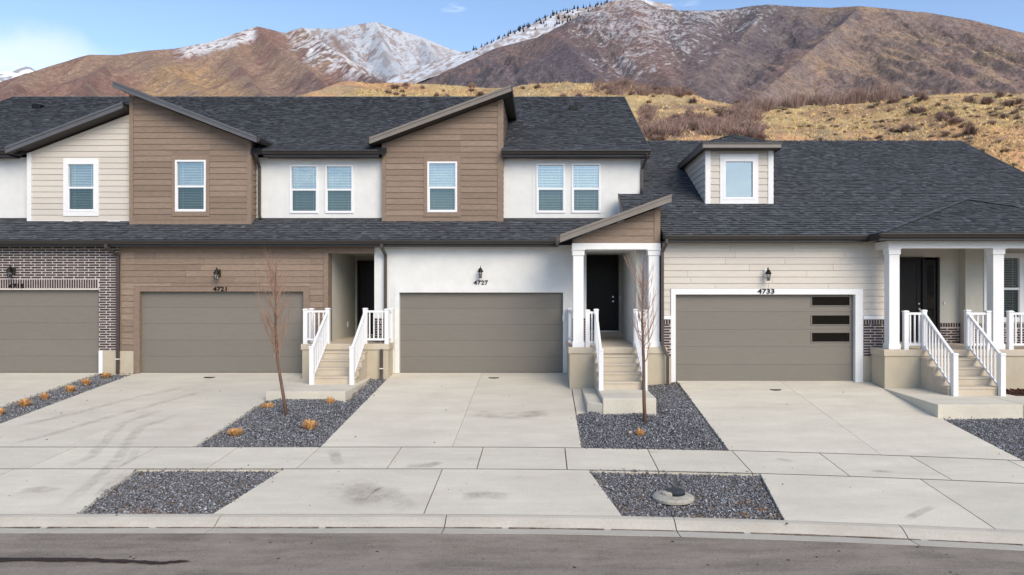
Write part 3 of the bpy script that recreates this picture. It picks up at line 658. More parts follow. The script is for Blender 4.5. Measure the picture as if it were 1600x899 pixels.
def shed_roof(house, xl, zl, xr, zr, Yf, Ylow, fm, thick=.06, fh=.16, back=None, seed=0, lowside='l'):
    """mono-pitch roof running back from Yf until it dies into the main roof"""
    Lk = math.hypot(xr - xl, zr - zl)
    yl, yr = (back(zl), back(zr)); v = Vector
    top = [v((xl, Yf, zl)), v((xr, Yf, zr)), v((xr, yr, zr)), v((xl, yl, zl))]
    dn = v((0, 0, -thick)); mb = MB(); mb.hexa([p for p in top], [p + dn for p in top]); r = mb.build('shed_roof', M['roofbase'], house)
    sd_ = (v((xr, Yf, zr)) - v((xl, Yf, zl))).normalized(); 
    # shingles: rows run along Y
    if zr > zl: O, Sd, poly = top[0], sd_, [(0, 0), (yl - Yf, 0), (yr - Yf, Lk), (0, Lk)]
    else: O, Sd, poly = top[1], -sd_, [(0, 0), (yr - Yf, 0), (yl - Yf, Lk), (0, Lk)]
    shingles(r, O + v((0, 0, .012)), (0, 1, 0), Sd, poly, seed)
    # front fascia (two steps) and soffit
    f0, f1 = -.005, -fh
    mb = MB(); mb.hexa([(xl, Yf - .03, zl + f0), (xl, Yf - .03, zl + f1), (xr, Yf - .03, zr + f1), (xr, Yf - .03, zr + f0)], [(xl, Yf, zl + f0), (xl, Yf, zl + f1), (xr, Yf, zr + f1), (xr, Yf, zr + f0)])
    mb.hexa([(xl, Yf - .05, zl + .03), (xl, Yf - .05, zl - .035), (xr, Yf - .05, zr - .035), (xr, Yf - .05, zr + .03)], [(xl, Yf - .028, zl + .03), (xl, Yf - .028, zl - .035), (xr, Yf - .028, zr - .035), (xr, Yf - .028, zr + .03)])
    mb.build('fascia', M[fm], house)
    mb = MB(); mb.hexa([(xl, Yf, zl - thick), (xl, Yf, zl - fh + .01), (xr, Yf, zr - fh + .01), (xr, Yf, zr - thick)], [(xl, Ylow, zl - thick), (xl, Ylow, zl - fh + .01), (xr, Ylow, zr - fh + .01), (xr, Ylow, zr - thick)])
    mb.build('soffit', M['soffit'], house)
    return r
def mainY(z): return UE_Y + (z - UE_Z) / ((RZ - UE_Z) / (RY - UE_Y))
def eave_trim(house, x0, x1, Yw, Ye, z, gut=True, light=None):
    """soffit and fascia under an eave, gutter in front"""
    MB().box(x0, x1, Ye + .02, Yw, z - .17, z - .145).build('soffit', M['soffit'], house)
    MB().box(x0, x1, Ye, Ye + .02, z - .175, z - .01).build('fascia', M['dark'], house)
    if gut: gutter(house, x0, x1, Ye, z + .005)
BND12, BND23, BND34 = -12.6, -5.01, 3.25
# ================================================================== townhouse 4715 (left)
h1 = empty('townhouse', (-17, GAR, 0), 'leftmost townhouse, dark brick round the garage and beige gable above, numbered 4715', 'townhouse', 'townhouses in the row')
gx0, gx1 = -18.08, -13.2; gz = 2.50
bw = wall(h1, [(-21.3, .66), (BND12, .66), (BND12, 3.86), (-21.3, 3.86)], [(gx0, gx1, 0, gz + .0)], front(GAR), M['mortar'], name='brick_wall')
zsold = 2.50
bricks(bw, -16.7, BND12, .67, 3.85, GAR, holes=[(-99, gx1 - .01, 0, 2.79)])
bricks(bw, -21.3, -16.7, .67, 3.85, GAR, holes=[(gx0, 99, 0, 2.79)], stuff=True)
x = -16.7
while x < gx1 - .03: link('brick', brick_mesh(.043, .262, 0), None, bw, loc=(x, GAR, 2.518)); x += .0725
sm = MB(); x = -16.7 - .0725
while x > gx0: sm.box(x, x + .043, GAR - .012, GAR + .02, 2.518, 2.78); x -= .0725
sm.build('brick_field', M['brick'], bw, kind='stuff')
MB().box(gx0, gx1, GAR - .03, GAR + .1, 2.47, 2.515).build('steel_lintel', M['beige'], h1)
MB().box(gx1 + .12, BND12 - .002, GAR - .02, GAR + .16, -.3, .655).build('foundation', M['found'], h1)
MB().box(-21.3, gx0 - .12, GAR - .02, GAR + .16, -.3, .655).build('foundation', M['found'], h1)
g1 = garage(h1, gx0, gx1, 0, 2.47, GAR, 'whitetrim', tl=.12, tr=.12, tt=.001)
for o in list(h1.children):
    if o.name.startswith('garage_trim'): bpy.data.objects.remove(o)
mb = MB(); mb.box(gx1 + .003, gx1 + .118, GAR - .03, GAR + .14, -.02, .66); mb.box(gx0 - .118, gx0 - .003, GAR - .03, GAR + .14, -.02, .66); mb.build('garage_trim', M['whitetrim'], h1)
lantern(h1, -15.73, 2.84, GAR - .012); number(h1, '4715', -15.65, 2.585, .14, .46, GAR - .02)
roofs(h1, -21.5, -12.69, -21.5, -12.69, 1, (-16.0, -12.69))
eave_trim(h1, -21.5, -12.69, GAR, LE_Y, LE_Z); eave_trim(h1, -21.5, -16.4, UW, UE_Y, UE_Z)
gy = 22.08; gb = 4.56
def gtop(x): return 6.748 + (x + 16.33) * (8.137 - 6.748) / 3.63 - .17
gw = [(-16.0, gb), (-12.75, gb), (-12.75, gtop(-12.75)), (-16.0, gtop(-16.0))]
q = gy / F; wx0, wx1 = (105 - VX) * q, (150 - VX) * q; wz0, wz1 = CZ + (HY - 331) * q, CZ + (HY - 254.5) * q
hole = (wx0, wx1, wz0, wz1); tr = .10
uw = wall(h1, gw, [hole], front(gy), M['beige'])
siding(uw, [(-15.9, gb + .05), (-12.76, gb + .05), (-12.76, gtop(-12.76) - .0), (-15.9, gtop(-15.9))], [(wx0 - tr, wx1 + tr, wz0 - .14, wz1 + .13)], front(gy), M['beige'])
window(h1, wx0, wx1, wz0, wz1, gy, trim=(tr, tr, .13, .14), tm='whitetrim')
mb = MB(); mb.prism([(-16.01, gb), (-15.88, gb), (-15.88, gtop(-15.88)), (-16.01, gtop(-16.01))], gy - .035, gy + .05); mb.box(-15.88, -12.76, gy - .03, gy - .001, gb, gb + .055); mb.build('corner_board', M['whitetrim'], h1)
mb = MB(); mb.hexa([(-16.0, gy - .03, gtop(-16) - .1), (-12.76, gy - .03, gtop(-12.76) - .1), (-12.76, gy - .03, gtop(-12.76)), (-16.0, gy - .03, gtop(-16))], [(-16.0, gy, gtop(-16) - .1), (-12.76, gy, gtop(-12.76) - .1), (-12.76, gy, gtop(-12.76)), (-16.0, gy, gtop(-16))]); mb.build('frieze_board', M['beige'], h1)
shed_roof(h1, -16.33, 6.78, -12.76, 8.15, 21.6, gy + .1, 'fascia', back=mainY, seed=21)
wall(h1, [(-21.3, 4.5), (-16.0, 4.5), (-16.0, 6.62), (-21.3, 6.62)], [], front(UW), M['white'])
house_block(h1, -21.3, -12.6); gable_end(h1, -21.1); MB().box(-21.3, -21.1, GAR + .182, UW, -.3, 3.8).build('end_wall', M['white'], h1)
for xx, yy in (((60, 173)),): 
    Yv = 27.3; 
vx, vy, vz = P3(60, 173, 27.1); vz = up(vy)
mb = MB(); mb.box(vx - .16, vx + .16, vy - .16, vy + .16, vz - .05, vz + .13); mb.build('roof_vent', M['black'], h1, bevel=.02)
pipe(h1, [(-12.72, LE_Y - .06, LE_Z - .12), (-12.72, LE_Y - .06, LE_Z - .2), (-12.60, GAR - .07, LE_Z - .42), (-12.60, GAR - .07, .30), (-12.60, GAR - .08, .0)], .085, strap=(-12.60, GAR - .07, .42))
# ================================================================== townhouse 4721
h2 = empty('townhouse', (-9, GAR, 0), 'townhouse with brown horizontal siding around its garage door and brown upper box, numbered 4721', 'townhouse', 'townhouses in the row')
gx0, gx1, gz = -11.98, -7.106, 2.426
opx0, opx1, opz1 = -6.38, BND23, 3.565
holes = [(gx0, gx1, -.1, gz), (opx0, opx1, -.1, opz1)]
lw = wall(h2, [(BND12, .66), (BND23, .66), (BND23, 3.8), (BND12, 3.8)], holes, front(GAR), M['brown'])
siding(lw, [(BND12 + .07, .66), (opx0 - .13, .66), (opx0 - .13, 3.80), (BND12 + .07, 3.80)], [(gx0 - .17, gx1 + .17, -.1, gz + .15)], front(GAR), M['brown'], joints=2.6, pitch=.1835)
garage(h2, gx0, gx1, 0, gz, GAR, 'browntrim', tl=.17, tr=.17, tt=.14)
MB().box(BND12 + .001, gx0 - .175, GAR - .02, GAR + .15, -.3, .655).build('foundation', M['found'], h2)
MB().box(gx1 + .175, opx0, GAR - .02, GAR + .15, -.3, .655).build('foundation', M['found'], h2)
mb = MB(); mb.box(opx0 - .13, opx0 + .005, GAR - .04, GAR + .36, .66, 3.56); mb.box(opx0 - .13, opx1, GAR - .04, GAR + .19, 3.56, 3.8); mb.build('door_surround', M['browntrim'], h2)
wi = MB(); DY = 24.2
wi.box(-6.50, -6.383, GAR + .36, DY + .1, .5, 3.7); wi.build('entry_side_wall', M['greige'], h2)
MB().box(-6.5, BND23 + .1, DY, DY + .15, .5, 3.7).build('entry_back_wall', M['greige'], h2)
MB().box(BND23 - .001, BND23 + .12, GAR + .185, DY, .5, 3.7).build('entry_side_wall', M['greige'], h2)
MB().box(-6.5, BND23, GAR + .1, DY, 3.62, 3.7).build('entry_ceiling', M['greige'], h2)
door(h2, -6.22, -5.28, .96, 3.38, DY - .06, handle_x=-5.38)
q2 = MB(); q2.box(-6.42 + .04, -6.36, 23.2, 23.28, 1.25, 1.42); q2.build('outlet_box', M['vinyl'], h2)
lantern(h2, (343 - VX) * .01905, CZ + (HY - 437) * .01905, GAR - .03); number(h2, '4721', (345 - VX) * .01905, CZ + (HY - 451.7) * .01905, .13, .40, GAR - .045)
roofs(h2, -12.69, -4.85, -12.69, -4.85, 2, (-12.69, -8.99))
eave_trim(h2, -12.69, -4.85, GAR, LE_Y, LE_Z); eave_trim(h2, -8.6, -5.05, UW, UE_Y, UE_Z)
# upper brown box
by = 21.89; bx0, bx1, bb = -12.72, -8.99, CZ + (HY - 351.5) * 21.89 / F
q = by / F; wx0, wx1, wz0, wz1 = (274.5 - VX) * q, (322.5 - VX) * q, CZ + (HY - 331) * q, CZ + (HY - 250.5) * q
def t2(x): return 8.72 + (x + 12.93) * (7.06 - 8.72) / (12.93 - 8.62) - .16
bp = [(bx0, bb), (bx1, bb), (bx1, t2(bx1)), (bx0, t2(bx0))]
uw = wall(h2, bp, [(wx0, wx1, wz0, wz1)], front(by), M['brown'])
siding(uw, [(bx0 + .12, bb + .14), (bx1 - .12, bb + .14), (bx1 - .12, t2(bx1 - .12)), (bx0 + .12, t2(bx0 + .12))], [(wx0 - .105, wx1 + .105, wz0 - .14, wz1 + .13)], front(by), M['brown'], joints=0)
mb = MB(); mb.prism([(bx0, bb), (bx0 + .12, bb), (bx0 + .12, t2(bx0 + .12)), (bx0, t2(bx0))], by - .035, by - .001); mb.prism([(bx1 - .12, bb), (bx1, bb), (bx1, t2(bx1)), (bx1 - .12, t2(bx1 - .12))], by - .035, by - .001)
mb.box(bx0 + .12, bx1 - .12, by - .033, by - .001, bb, bb + .135); mb.build('corner_board', M['browntrim'], h2)
window(h2, wx0, wx1, wz0, wz1, by, trim=(.105, .105, .13, .14), tm='browntrim')
def sidewall(h, X, y0, y1, zb, zt, fr_, face, mm, tm, seedj=0, cb=True):
    """side cheek of an upper box: follows both roofs"""
    poly = [(y0, low(y0) - .1)]
    yb_ = mainY(zt); poly = [(y0, low(y0) - .05), (UW, low(UW) - .05), (UW, UE_Z - .1), (yb_, zt - .05), (yb_, zt), (y0, zt)]
    mb = MB(); a = .1 if face > 0 else -.1
    mb.prismx(poly, min(X, X - a), max(X, X - a)); wl = mb.build('side_wall', mm, h)
    return wl
sw = sidewall(h2, bx1, by + .18, UW, bb, t2(bx1), None, 1, M['brown'], None)
siding(sw, [(by + .12, low(by) + .12), (UW, low(UW) + .1), (UW, t2(bx1)), (by + .12, t2(bx1))], [], rside(bx1), M['brown'])
sidewall(h2, bx0, by + .18, UW, bb, t2(bx0), None, -1, M['brown'], None)
MB().box(bx1 - .1, bx1 + .02, by - .03, by + .12, bb + .02, t2(bx1) - .03).build('corner_board', M['browntrim'], h2)
shed_roof(h2, -12.96, 8.74, -8.62, 7.07, 21.43, by + .1, 'fascia', back=mainY, seed=31)
mb = MB(); mb.prism([(-8.62, 7.07), (-8.62, 6.93), (-8.55, 6.93), (-8.51, 7.02), (-8.51, 7.07)], 21.4, mainY(7.05)); mb.build('gutter', M['dark'], h2)
# white upper wall with paired windows
def pair(h, xa, xb, wins, panel, seed=0, base=343):
    q = UW / F; hs = [((a - VX) * q, (b - VX) * q, CZ + (HY - d) * q, CZ + (HY - c) * q) for a, b, c, d in wins]
    uw = wall(h, [(xa, 4.55), (xb, 4.55), (xb, 6.62), (xa, 6.62)], hs, front(UW), M['white'])
    for hh_ in hs: window(h, *hh_, UW)
    p0, p1 = (panel[0] - VX) * q, (panel[1] - VX) * q; mb = MB()
    for pc in cut([(p0, 4.66), (p1, 4.66), (p1, 6.56), (p0, 6.56)], hs): slab_poly(mb, pc, front(UW), .0, .014)
    mb.build('window_surround', M['whitetrim' if False else 'white'], h)
pair(h2, -9.1, -4.9, [(453.5, 497.5, 258, 333.5), (508.5, 552.5, 258, 333.5)], (447, 560))
pipe(h2, [(-8.80, UE_Y - .06, UE_Z - .12), (-8.80, UE_Y + .0, UE_Z - .2), (-8.86, UW - .06, UE_Z - .45), (-8.86, UW - .06, low(UW) + .12), (-8.80, UW - .14, low(UW) + .02)], .085)
house_block(h2, -12.6, -4.9)
# porch, steps, railings
def porch(h, x0, x1, Yf, Yback, z, zb=-.45, cap=.03):
    mb = MB(); mb.box(x0 + cap, x1 - cap, Yf + cap, Yback, zb, z - .17); mb.build('porch_foundation', M['found'], h, bevel=.01)
    MB().box(x0, x1, Yf, Yback, z - .17, z).build('porch_deck', M['step'], h, bevel=.012)
zd = .92; porch(h2, -6.95, -4.42, 20.4, GAR - .022, zd)
MB().box(-6.38, BND23, GAR - .022, DY - .002, zd - .17, zd).build('porch_deck', M['step'], h2)
MB().box(opx0, opx1, GAR - .02, GAR + .15, -.3, zd - .171).build('foundation', M['found'], h2)
steps(h2, -6.31, -5.04, 20.4, zd, -.065)
def slabblock(h, pts, ztop, zb, name='landing_slab'):
    mb = MB(); mb.hexa([(a, b, ztop) for a, b in pts], [(a, b, zb) for a, b in pts]); return mb.build(name, M['slab'], h, bevel=.012)
slabblock(h2, [(-6.94, 17.8), (-4.95, 17.8), (-4.95, 20.43), (-6.94, 20.43)], -.065, -.42)
railing(h2, (-6.21, 19.12, -.065), (-6.19, 20.47, zd), h=1.02, n=8); railing(h2, (-5.13, 19.12, -.065), (-5.11, 20.47, zd), h=1.02, n=8)
railing(h2, (-6.83, 20.47, zd), (-6.19, 20.47, zd), pb=False, n=4); railing(h2, (-6.83, 20.47, zd), (-6.83, 21.02, zd), pa=False, n=3)
railing(h2, (-5.11, 20.47, zd), (-4.49, 20.47, zd), pa=False, n=4); railing(h2, (-4.49, 20.47, zd), (-4.49, 21.02, zd), pa=False, n=3)
# ================================================================== townhouse 4727
h3 = empty('townhouse', (-1, GAR, 0), 'white stucco townhouse with small sloping entry roof on two white columns, numbered 4727', 'townhouse', 'townhouses in the row')
gx0, gx1, gz = -4.267, .61, 2.397; ex0, ex1 = 1.3, 2.57
lw = wall(h3, [(BND23, -.02), (ex0, -.02), (ex0, 3.8), (BND23, 3.8)], [(gx0, gx1, -.1, gz)], front(GAR), M['white'])
garage(h3, gx0, gx1, 0, gz, GAR, 'white', tl=.13, tr=.13, tt=.15)
mb = MB(); mb.box(gx0 - .21, gx0 - .13, GAR - .02, GAR - .001, 0, gz + .23); mb.box(gx1 + .13, gx1 + .21, GAR - .02, GAR - .001, 0, gz + .23); mb.box(gx0 - .13, gx1 + .13, GAR - .02, GAR - .001, gz + .15, gz + .23); mb.build('outer_moulding', M['white'], h3)
MB().box(gx1 - .02, gx1 + .04, GAR - .07, GAR - .03, 1.55, 1.72).build('keypad', M['vinyl'], h3)
for a, b in ((BND23 + .0, gx0 - .22), (gx1 + .22, ex0 - .01)):
    mb = MB(); mb.box(a, b, GAR - .03, GAR - .001, .80, 1.64); bb_ = mb.build('brick_wainscot', M['mortar'], h3); bricks(bb_, a, b, .82, 1.62, GAR - .03)
MB().box(gx0 - .75 + .01, gx0 - .215, GAR - .04, GAR - .001, -.3, .79).build('foundation', M['found'], h3); 
lantern(h3, (751.5 - VX) * .01905, CZ + (HY - 434.5) * .01905, GAR, backplate='white'); number(h3, '4727', (751.5 - VX) * .01905, CZ + (HY - 441.8) * .01905, .135, .43, GAR - .005)
roofs(h3, -4.85, 3.307, -4.85, 2.3, 3, (-4.85, -1.26))
eave_trim(h3, -4.85, .44, GAR, LE_Y, LE_Z); eave_trim(h3, -1.25, 3.31, UW, UE_Y, UE_Z)
MB().box(3.29, 3.33, UE_Y - .02, UE_Y + .02, UE_Z - .15, UE_Z + .02)
mb = MB(); mb.hexa([(3.307, UE_Y, UE_Z + .03), (3.33, UE_Y, UE_Z + .03), (3.33, UE_Y, UE_Z - .15), (3.307, UE_Y, UE_Z - .15)], [(3.307, RY, RZ + .03), (3.33, RY, RZ + .03), (3.33, RY, RZ - .15), (3.307, RY, RZ - .15)]); mb.build('rake_board', M['dark'], h3)
by = 22.08; q = by / F; bx0, bx1, bb = (597 - VX) * q, (785.5 - VX) * q, CZ + (HY - 347.5) * q
wx0, wx1, wz0, wz1 = (668 - VX) * q, (714.5 - VX) * q, CZ + (HY - 332) * q, CZ + (HY - 253) * q
def t3(x): return 7.06 + (x + 5.26) * (8.66 - 7.06) / (5.26 - .96) - .16
uw = wall(h3, [(bx0, bb), (bx1, bb), (bx1, t3(bx1)), (bx0, t3(bx0))], [(wx0, wx1, wz0, wz1)], front(by), M['brown'])
siding(uw, [(bx0 + .12, bb + .02), (bx1 - .16, bb + .02), (bx1 - .16, t3(bx1 - .16)), (bx0 + .12, t3(bx0 + .12))], [(wx0 - .105, wx1 + .105, wz0 - .14, wz1 + .13)], front(by), M['brown'])
mb = MB(); mb.prism([(bx0, bb), (bx0 + .12, bb), (bx0 + .12, t3(bx0 + .12)), (bx0, t3(bx0))], by - .035, by - .001); mb.prism([(bx1 - .16, bb), (bx1, bb), (bx1, t3(bx1)), (bx1 - .16, t3(bx1 - .16))], by - .035, by - .001); mb.build('corner_board', M['browntrim'], h3)
window(h3, wx0, wx1, wz0, wz1, by, trim=(.105, .105, .13, .14), tm='browntrim')
sw = sidewall(h3, bx1, by + .18, UW, bb, t3(bx1), None, 1, M['brown'], None)
siding(sw, [(UW, UE_Z - .1), (mainY(t3(bx1)), t3(bx1) - .02), (mainY(t3(bx1)), t3(bx1)), (by + .12, t3(bx1)), (by + .12, low(by) + .1), (UW, low(by) + .15)], [], rside(bx1), M['brown'])
MB().box(bx1 - .1, bx1 + .02, by - .03, by + .12, bb + .02, t3(bx1) - .03).build('corner_board', M['browntrim'], h3)
sidewall(h3, bx0, by + .18, UW, bb, t3(bx0), None, -1, M['brown'], None)
shed_roof(h3, -5.27, 7.07, -.955, 8.67, 21.62, by + .1, 'fascia_warm', back=mainY, seed=41)
mb = MB(); mb.prism([(-5.27, 7.07), (-5.38, 7.07), (-5.38, 7.02), (-5.34, 6.93), (-5.27, 6.93)], 21.6, mainY(7.05)); mb.build('gutter', M['dark'], h3)
mb = MB(); yb_ = mainY(8.6); mb.box(-.955, -.925, 21.58, yb_, 8.50, 8.69); mb.build('fascia', M['dark'], h3)
MB().box(bx1, -.955, by + .1, yb_ - .3, 8.50, 8.53).build('soffit', M['soffit'], h3)
pair(h3, -1.4, 3.06, [(838, 883, 256, 333), (893, 938.5, 256, 333)], (832, 946))
gable_end(h3, 3.06, col='white', z0=3.5)
MB().box(2.35, 3.05, 21.81, UW - .19, 4.2, 5.38).build('wall', M['white'], h3)
pipe(h3, [(3.20, UE_Y - .06, UE_Z - .12), (3.20, UE_Y + .0, UE_Z - .2), (3.11, UW - .06, UE_Z - .5), (3.11, UW - .06, 5.55), (3.16, UW - .35, 5.38)], .07)
vx, vy, vz = P3(896, 171, 26.9); vz = up(vy)
mb = MB(); mb.box(vx - .16, vx + .16, vy - .16, vy + .16, vz - .05, vz + .13); mb.build('roof_vent', M['black'], h3, bevel=.02)
pipe(h3, [(-4.69, LE_Y - .06, LE_Z - .12), (-4.69, LE_Y - .06, LE_Z - .2), (-4.66, GAR - .08, LE_Z - .42), (-4.66, GAR - .08, 1.2), (-4.66, GAR - .08, .95)], .085)
pipe(h3, [(-4.62, 20.36, .76), (-4.62, 20.35, .05), (-4.60, 20.30, -.14)], .085, strap=(-4.62, 20.35, .22))
house_block(h3, -4.9, 3.06)
# entry
DY3 = 23.15; zd = .935
MB().box(ex0, ex1, DY3, DY3 + .12, .5, 3.75).build('entry_back_wall', M['greige'], h3)
MB().box(ex0 - .12, ex0, GAR + .185, DY3, .3, 3.75).build('entry_side_wall', M['greige'], h3)
mb = MB(); mb.box(ex1, 3.2, 19.55, DY3 + .12, .3, 3.6); mb.build('entry_side_wall', M['white'], h3)
MB().box(ex1 + .0, ex1 + .1, 19.515, 19.549, zd, 3.6).build('corner_board', M['greige'], h3)
MB().box(ex0, ex1, 19.5, DY3, 3.60, 3.66).build('entry_ceiling', M['white'], h3)
door(h3, 1.45, 2.39, 1.14, 3.58, DY3 - .06, handle_x=2.28)
MB().box(2.50, 2.53, DY3 - .02, DY3 - .001, 2.15, 2.27).build('doorbell', M['vinyl'], h3)
porch(h3, .69, 3.34, 19.05, GAR - .05, zd)
MB().box(ex0, ex1, GAR - .05, DY3 - .3, zd - .2, zd).build('porch_deck', M['step'], h3); MB().box(ex0, ex1, DY3 - .3, DY3, zd - .2, 1.10).build('door_step', M['step'], h3, bevel=.01)
steps(h3, 1.38, 2.60, 19.05, zd, -.02)
slabblock(h3, [(1.39, 16.38), (2.62, 16.38), (2.62, 19.07), (1.39, 19.07)], -.02, -.5)
slabblock(h3, [(1.04, 16.62), (1.385, 16.40), (1.385, 19.07), (1.04, 19.07)], -.145, -.5, 'side_step')
strip('side_pad', (.79, .79), (1.035, 1.035), lambda X: 16.64, lambda X: 19.07, .012, M['slab'], h3, 2, 6, gap=.003)
railing(h3, (1.455, 17.74, -.02), (1.44, 19.13, zd), h=1.02, n=8); railing(h3, (2.55, 17.74, -.02), (2.50, 19.13, zd), h=1.02, n=8)
railing(h3, (1.21, 19.14, zd), (1.44, 19.14, zd), pb=False, n=1); railing(h3, (2.76, 19.14, zd), (2.50, 19.14, zd), pb=False, n=1)
railing(h3, (.80, 20.95, zd), (.80, 19.5, zd), pb=False, n=9)
column(h3, .81, 1.11, 19.1, zd, 3.563); column(h3, 2.84, 3.15, 19.1, zd, 3.563)
mb = MB(); mb.box(.79, 3.17, 19.08, 19.42, 3.563, 3.735); mb.build('porch_beam', M['whitetrim'], h3, bevel=.006)
def t5(x): return 3.88 + (x - .455) * .3636 - .17
mb = MB(); mb.prism([(.81, 3.735), (3.16, 3.735), (3.16, t5(3.16)), (.81, t5(.81))], 19.13, 19.3); gw_ = mb.build('gable_wall', M['brown'], h3)
siding(gw_, [(.83, 3.74), (3.0, 3.74), (3.0, t5(3.0)), (.83, t5(.83))], [], front(19.13), M['brown'], pitch=.19)
mb = MB(); mb.prism([(3.0, 3.736), (3.16, 3.736), (3.16, t5(3.16)), (3.0, t5(3.0))], 19.095, 19.129); mb.build('corner_board', M['browntrim'], h3)
MB().prismx([(19.3, 3.735), (19.9, 3.735), (19.9, 4.7), (19.3, 4.7)], 3.06, 3.15).build('gable_side', M['browntrim'], h3)
def r4(Y): return 3.924 + .5 * (Y - 18.85)
def back5(z): return 18.85 + (z - 3.924) / .5 if z > 4.3 else LE_Y + (z - LE_Z) / .5 + .05
shed_roof(h3, .455, 3.90, 3.39, 4.965, 18.7, 19.25, 'fascia_warm', back=lambda z: 20.9, fh=.17, seed=51)
mb = MB(); mb.prism([(.455, 3.90), (.34, 3.90), (.34, 3.85), (.38, 3.76), (.455, 3.76)], 18.66, 20.7); mb.build('gutter', M['spout'], h3)
# ================================================================== townhouse 4733
h4 = empty('townhouse', (9, 19.25, 0), 'single storey beige sided townhouse with one dormer and wide columned porch, numbered 4733', 'townhouse', 'townhouses in the row')
G4 = 19.25; gx0, gx1, gz = 3.59, 8.46, 2.358; Z4 = -.03
lw = wall(h4, [(BND34, .66), (9.3, .66), (9.3, 3.8), (BND34, 3.8)], [(gx0, gx1, -.1, gz)], front(G4), M['beige'])
bzt = CZ + (HY - 499) * G4 / F
siding(lw, [(BND34 + .01, bzt + .10), (9.3, bzt + .10), (9.3, 3.80), (BND34 + .01, 3.80)], [(gx0 - .13, gx1 + .21, -.1, gz + .155)], front(G4), M['beige'], joints=2.4, pitch=.174)
def gpx(x): return (x - VX) * (G4 + .1) / F
def gpz(y): return CZ + (HY - y) * (G4 + .1) / F
garage(h4, gx0, gx1, Z4, gz, G4, 'whitetrim', tl=.12, tr=.2, tt=.15, panes=[(gpx(1267), gpx(1328.6), gpz(478.9), gpz(462.6)), (gpx(1267), gpx(1328.6), gpz(508.5), gpz(491.6)), (gpx(1267), gpx(1328.6), gpz(535.5), gpz(518.8))])
for a, b in ((BND34, gx0 - .125), (gx1 + .205, 9.3)):
    mb = MB(); mb.box(a, b, G4 - .05, G4 - .001, .67, bzt + .0); bb_ = mb.build('brick_wainscot', M['mortar'], h4); bricks(bb_, a, b, .68, bzt - .005, G4 - .05, soldier_top=True)
    MB().box(a, b, G4 - .075, G4 - .001, bzt, bzt + .095).build('water_table', M['whitetrim'], h4, bevel=.005)
    MB().box(a, b, G4 - .035, G4 + .15, -.4, .665).build('foundation', M['found'], h4)
lantern(h4, (1197 - VX) * .01734, CZ + (HY - 438.5) * .01734, G4 - .025, backplate='whitetrim'); number(h4, '4733', (1196 - VX) * .01734, CZ + (HY - 455.2) * .01734, .13, .45, G4 - .045)
R4Y, R4Z = 27.34, 8.168
roof_plane(h4, [(3.2, 18.85, 3.924), (16.06, 18.85, 3.924), (16.06, 21.80, r4(21.8)), (3.2, 21.80, r4(21.8))], 61); roof_plane(h4, [(2.337, 19.40, r4(19.4)), (3.2, 19.40, r4(19.4)), (3.2, 21.80, r4(21.8)), (2.337, 21.80, r4(21.8))], 65)
roof_plane(h4, [(3.07, 21.80, r4(21.8)), (16.06, 21.80, r4(21.8)), (16.06, R4Y, R4Z), (3.07, R4Y, R4Z)], 62)
mb = MB(); mb.hexa([(3.07, R4Y, R4Z), (16.06, R4Y, R4Z), (16.06, 2 * R4Y - 18.85, 3.924), (3.07, 2 * R4Y - 18.85, 3.924)], [(3.07, R4Y, R4Z - .12), (16.06, R4Y, R4Z - .12), (16.06, 2 * R4Y - 18.85, 3.8), (3.07, 2 * R4Y - 18.85, 3.8)]); mb.build('roof', M['shingle'], h4)
mb = MB(); x = 3.3
while x < 16.05:
    mb.add([(x, R4Y - .14, R4Z - .035), (x + .2, R4Y - .14, R4Z - .05), (x + .2, R4Y, R4Z + .025), (x, R4Y, R4Z + .04), (x, R4Y + .14, R4Z - .035), (x + .2, R4Y + .14, R4Z - .05)], [(0, 1, 2, 3), (3, 2, 5, 4)], random.uniform(.7, 1.3)); x += .2
mb.build('ridge_cap', M['shingle'], h4, kind='stuff')
mb = MB(); mb.box(2.300, 2.336, 19.4, 21.8, 3.9, 3.95) if False else None
mb.hexa([(2.305, 19.4, r4(19.4) + .03), (2.335, 19.4, r4(19.4) + .03), (2.335, 19.4, r4(19.4) - .12), (2.305, 19.4, r4(19.4) - .12)], [(2.305, 21.8, r4(21.8) + .03), (2.335, 21.8, r4(21.8) + .03), (2.335, 21.8, r4(21.8) - .12), (2.305, 21.8, r4(21.8) - .12)]); mb.build('rake_board', M['dark'], h4)
mb = MB(); mb.hexa([(16.06, 18.85, 3.96), (16.085, 18.85, 3.96), (16.085, 18.85, 3.78), (16.06, 18.85, 3.78)], [(16.06, R4Y, R4Z + .03), (16.085, R4Y, R4Z + .03), (16.085, R4Y, R4Z - .15), (16.06, R4Y, R4Z - .15)]); mb.build('rake_board', M['dark'], h4)
eave_trim(h4, 3.24, 8.62, G4, 18.85, 3.924)
# porch hip
A_, L_, R_ = (12.66, 21.33, 5.175), (8.62, 18.15, 3.93), (16.7, 18.15, 3.93)
roof_plane(h4, [L_, R_, A_], 71, thick=.08)
mb = MB(); mb.add([L_, A_, (8.60, 18.86, 3.94)], [(0, 1, 2)], .9); mb.add([R_, (16.72, 18.86, 3.94), A_], [(0, 1, 2)], .9); mb.build('hip_side', M['shingle'], h4)
mb = MB(); a_, b_ = Vector(L_), Vector(A_)
for k in range(24):
    p, q_ = a_.lerp(b_, k / 24), a_.lerp(b_, (k + 1.15) / 24); n_ = Vector((.09, -.10, .0)); up_ = Vector((0, 0, .045)); lf = Vector((-.10, .06, 0))
    mb.add([p + n_ + up_ * .5, q_ + n_ + up_ * .4, q_ + up_, p + up_ * 1.3, p + lf + up_ * .5, q_ + lf + up_ * .4], [(0, 1, 2, 3), (3, 2, 5, 4)], random.uniform(.6, 1.15))
a_, b_ = Vector(R_), Vector(A_)
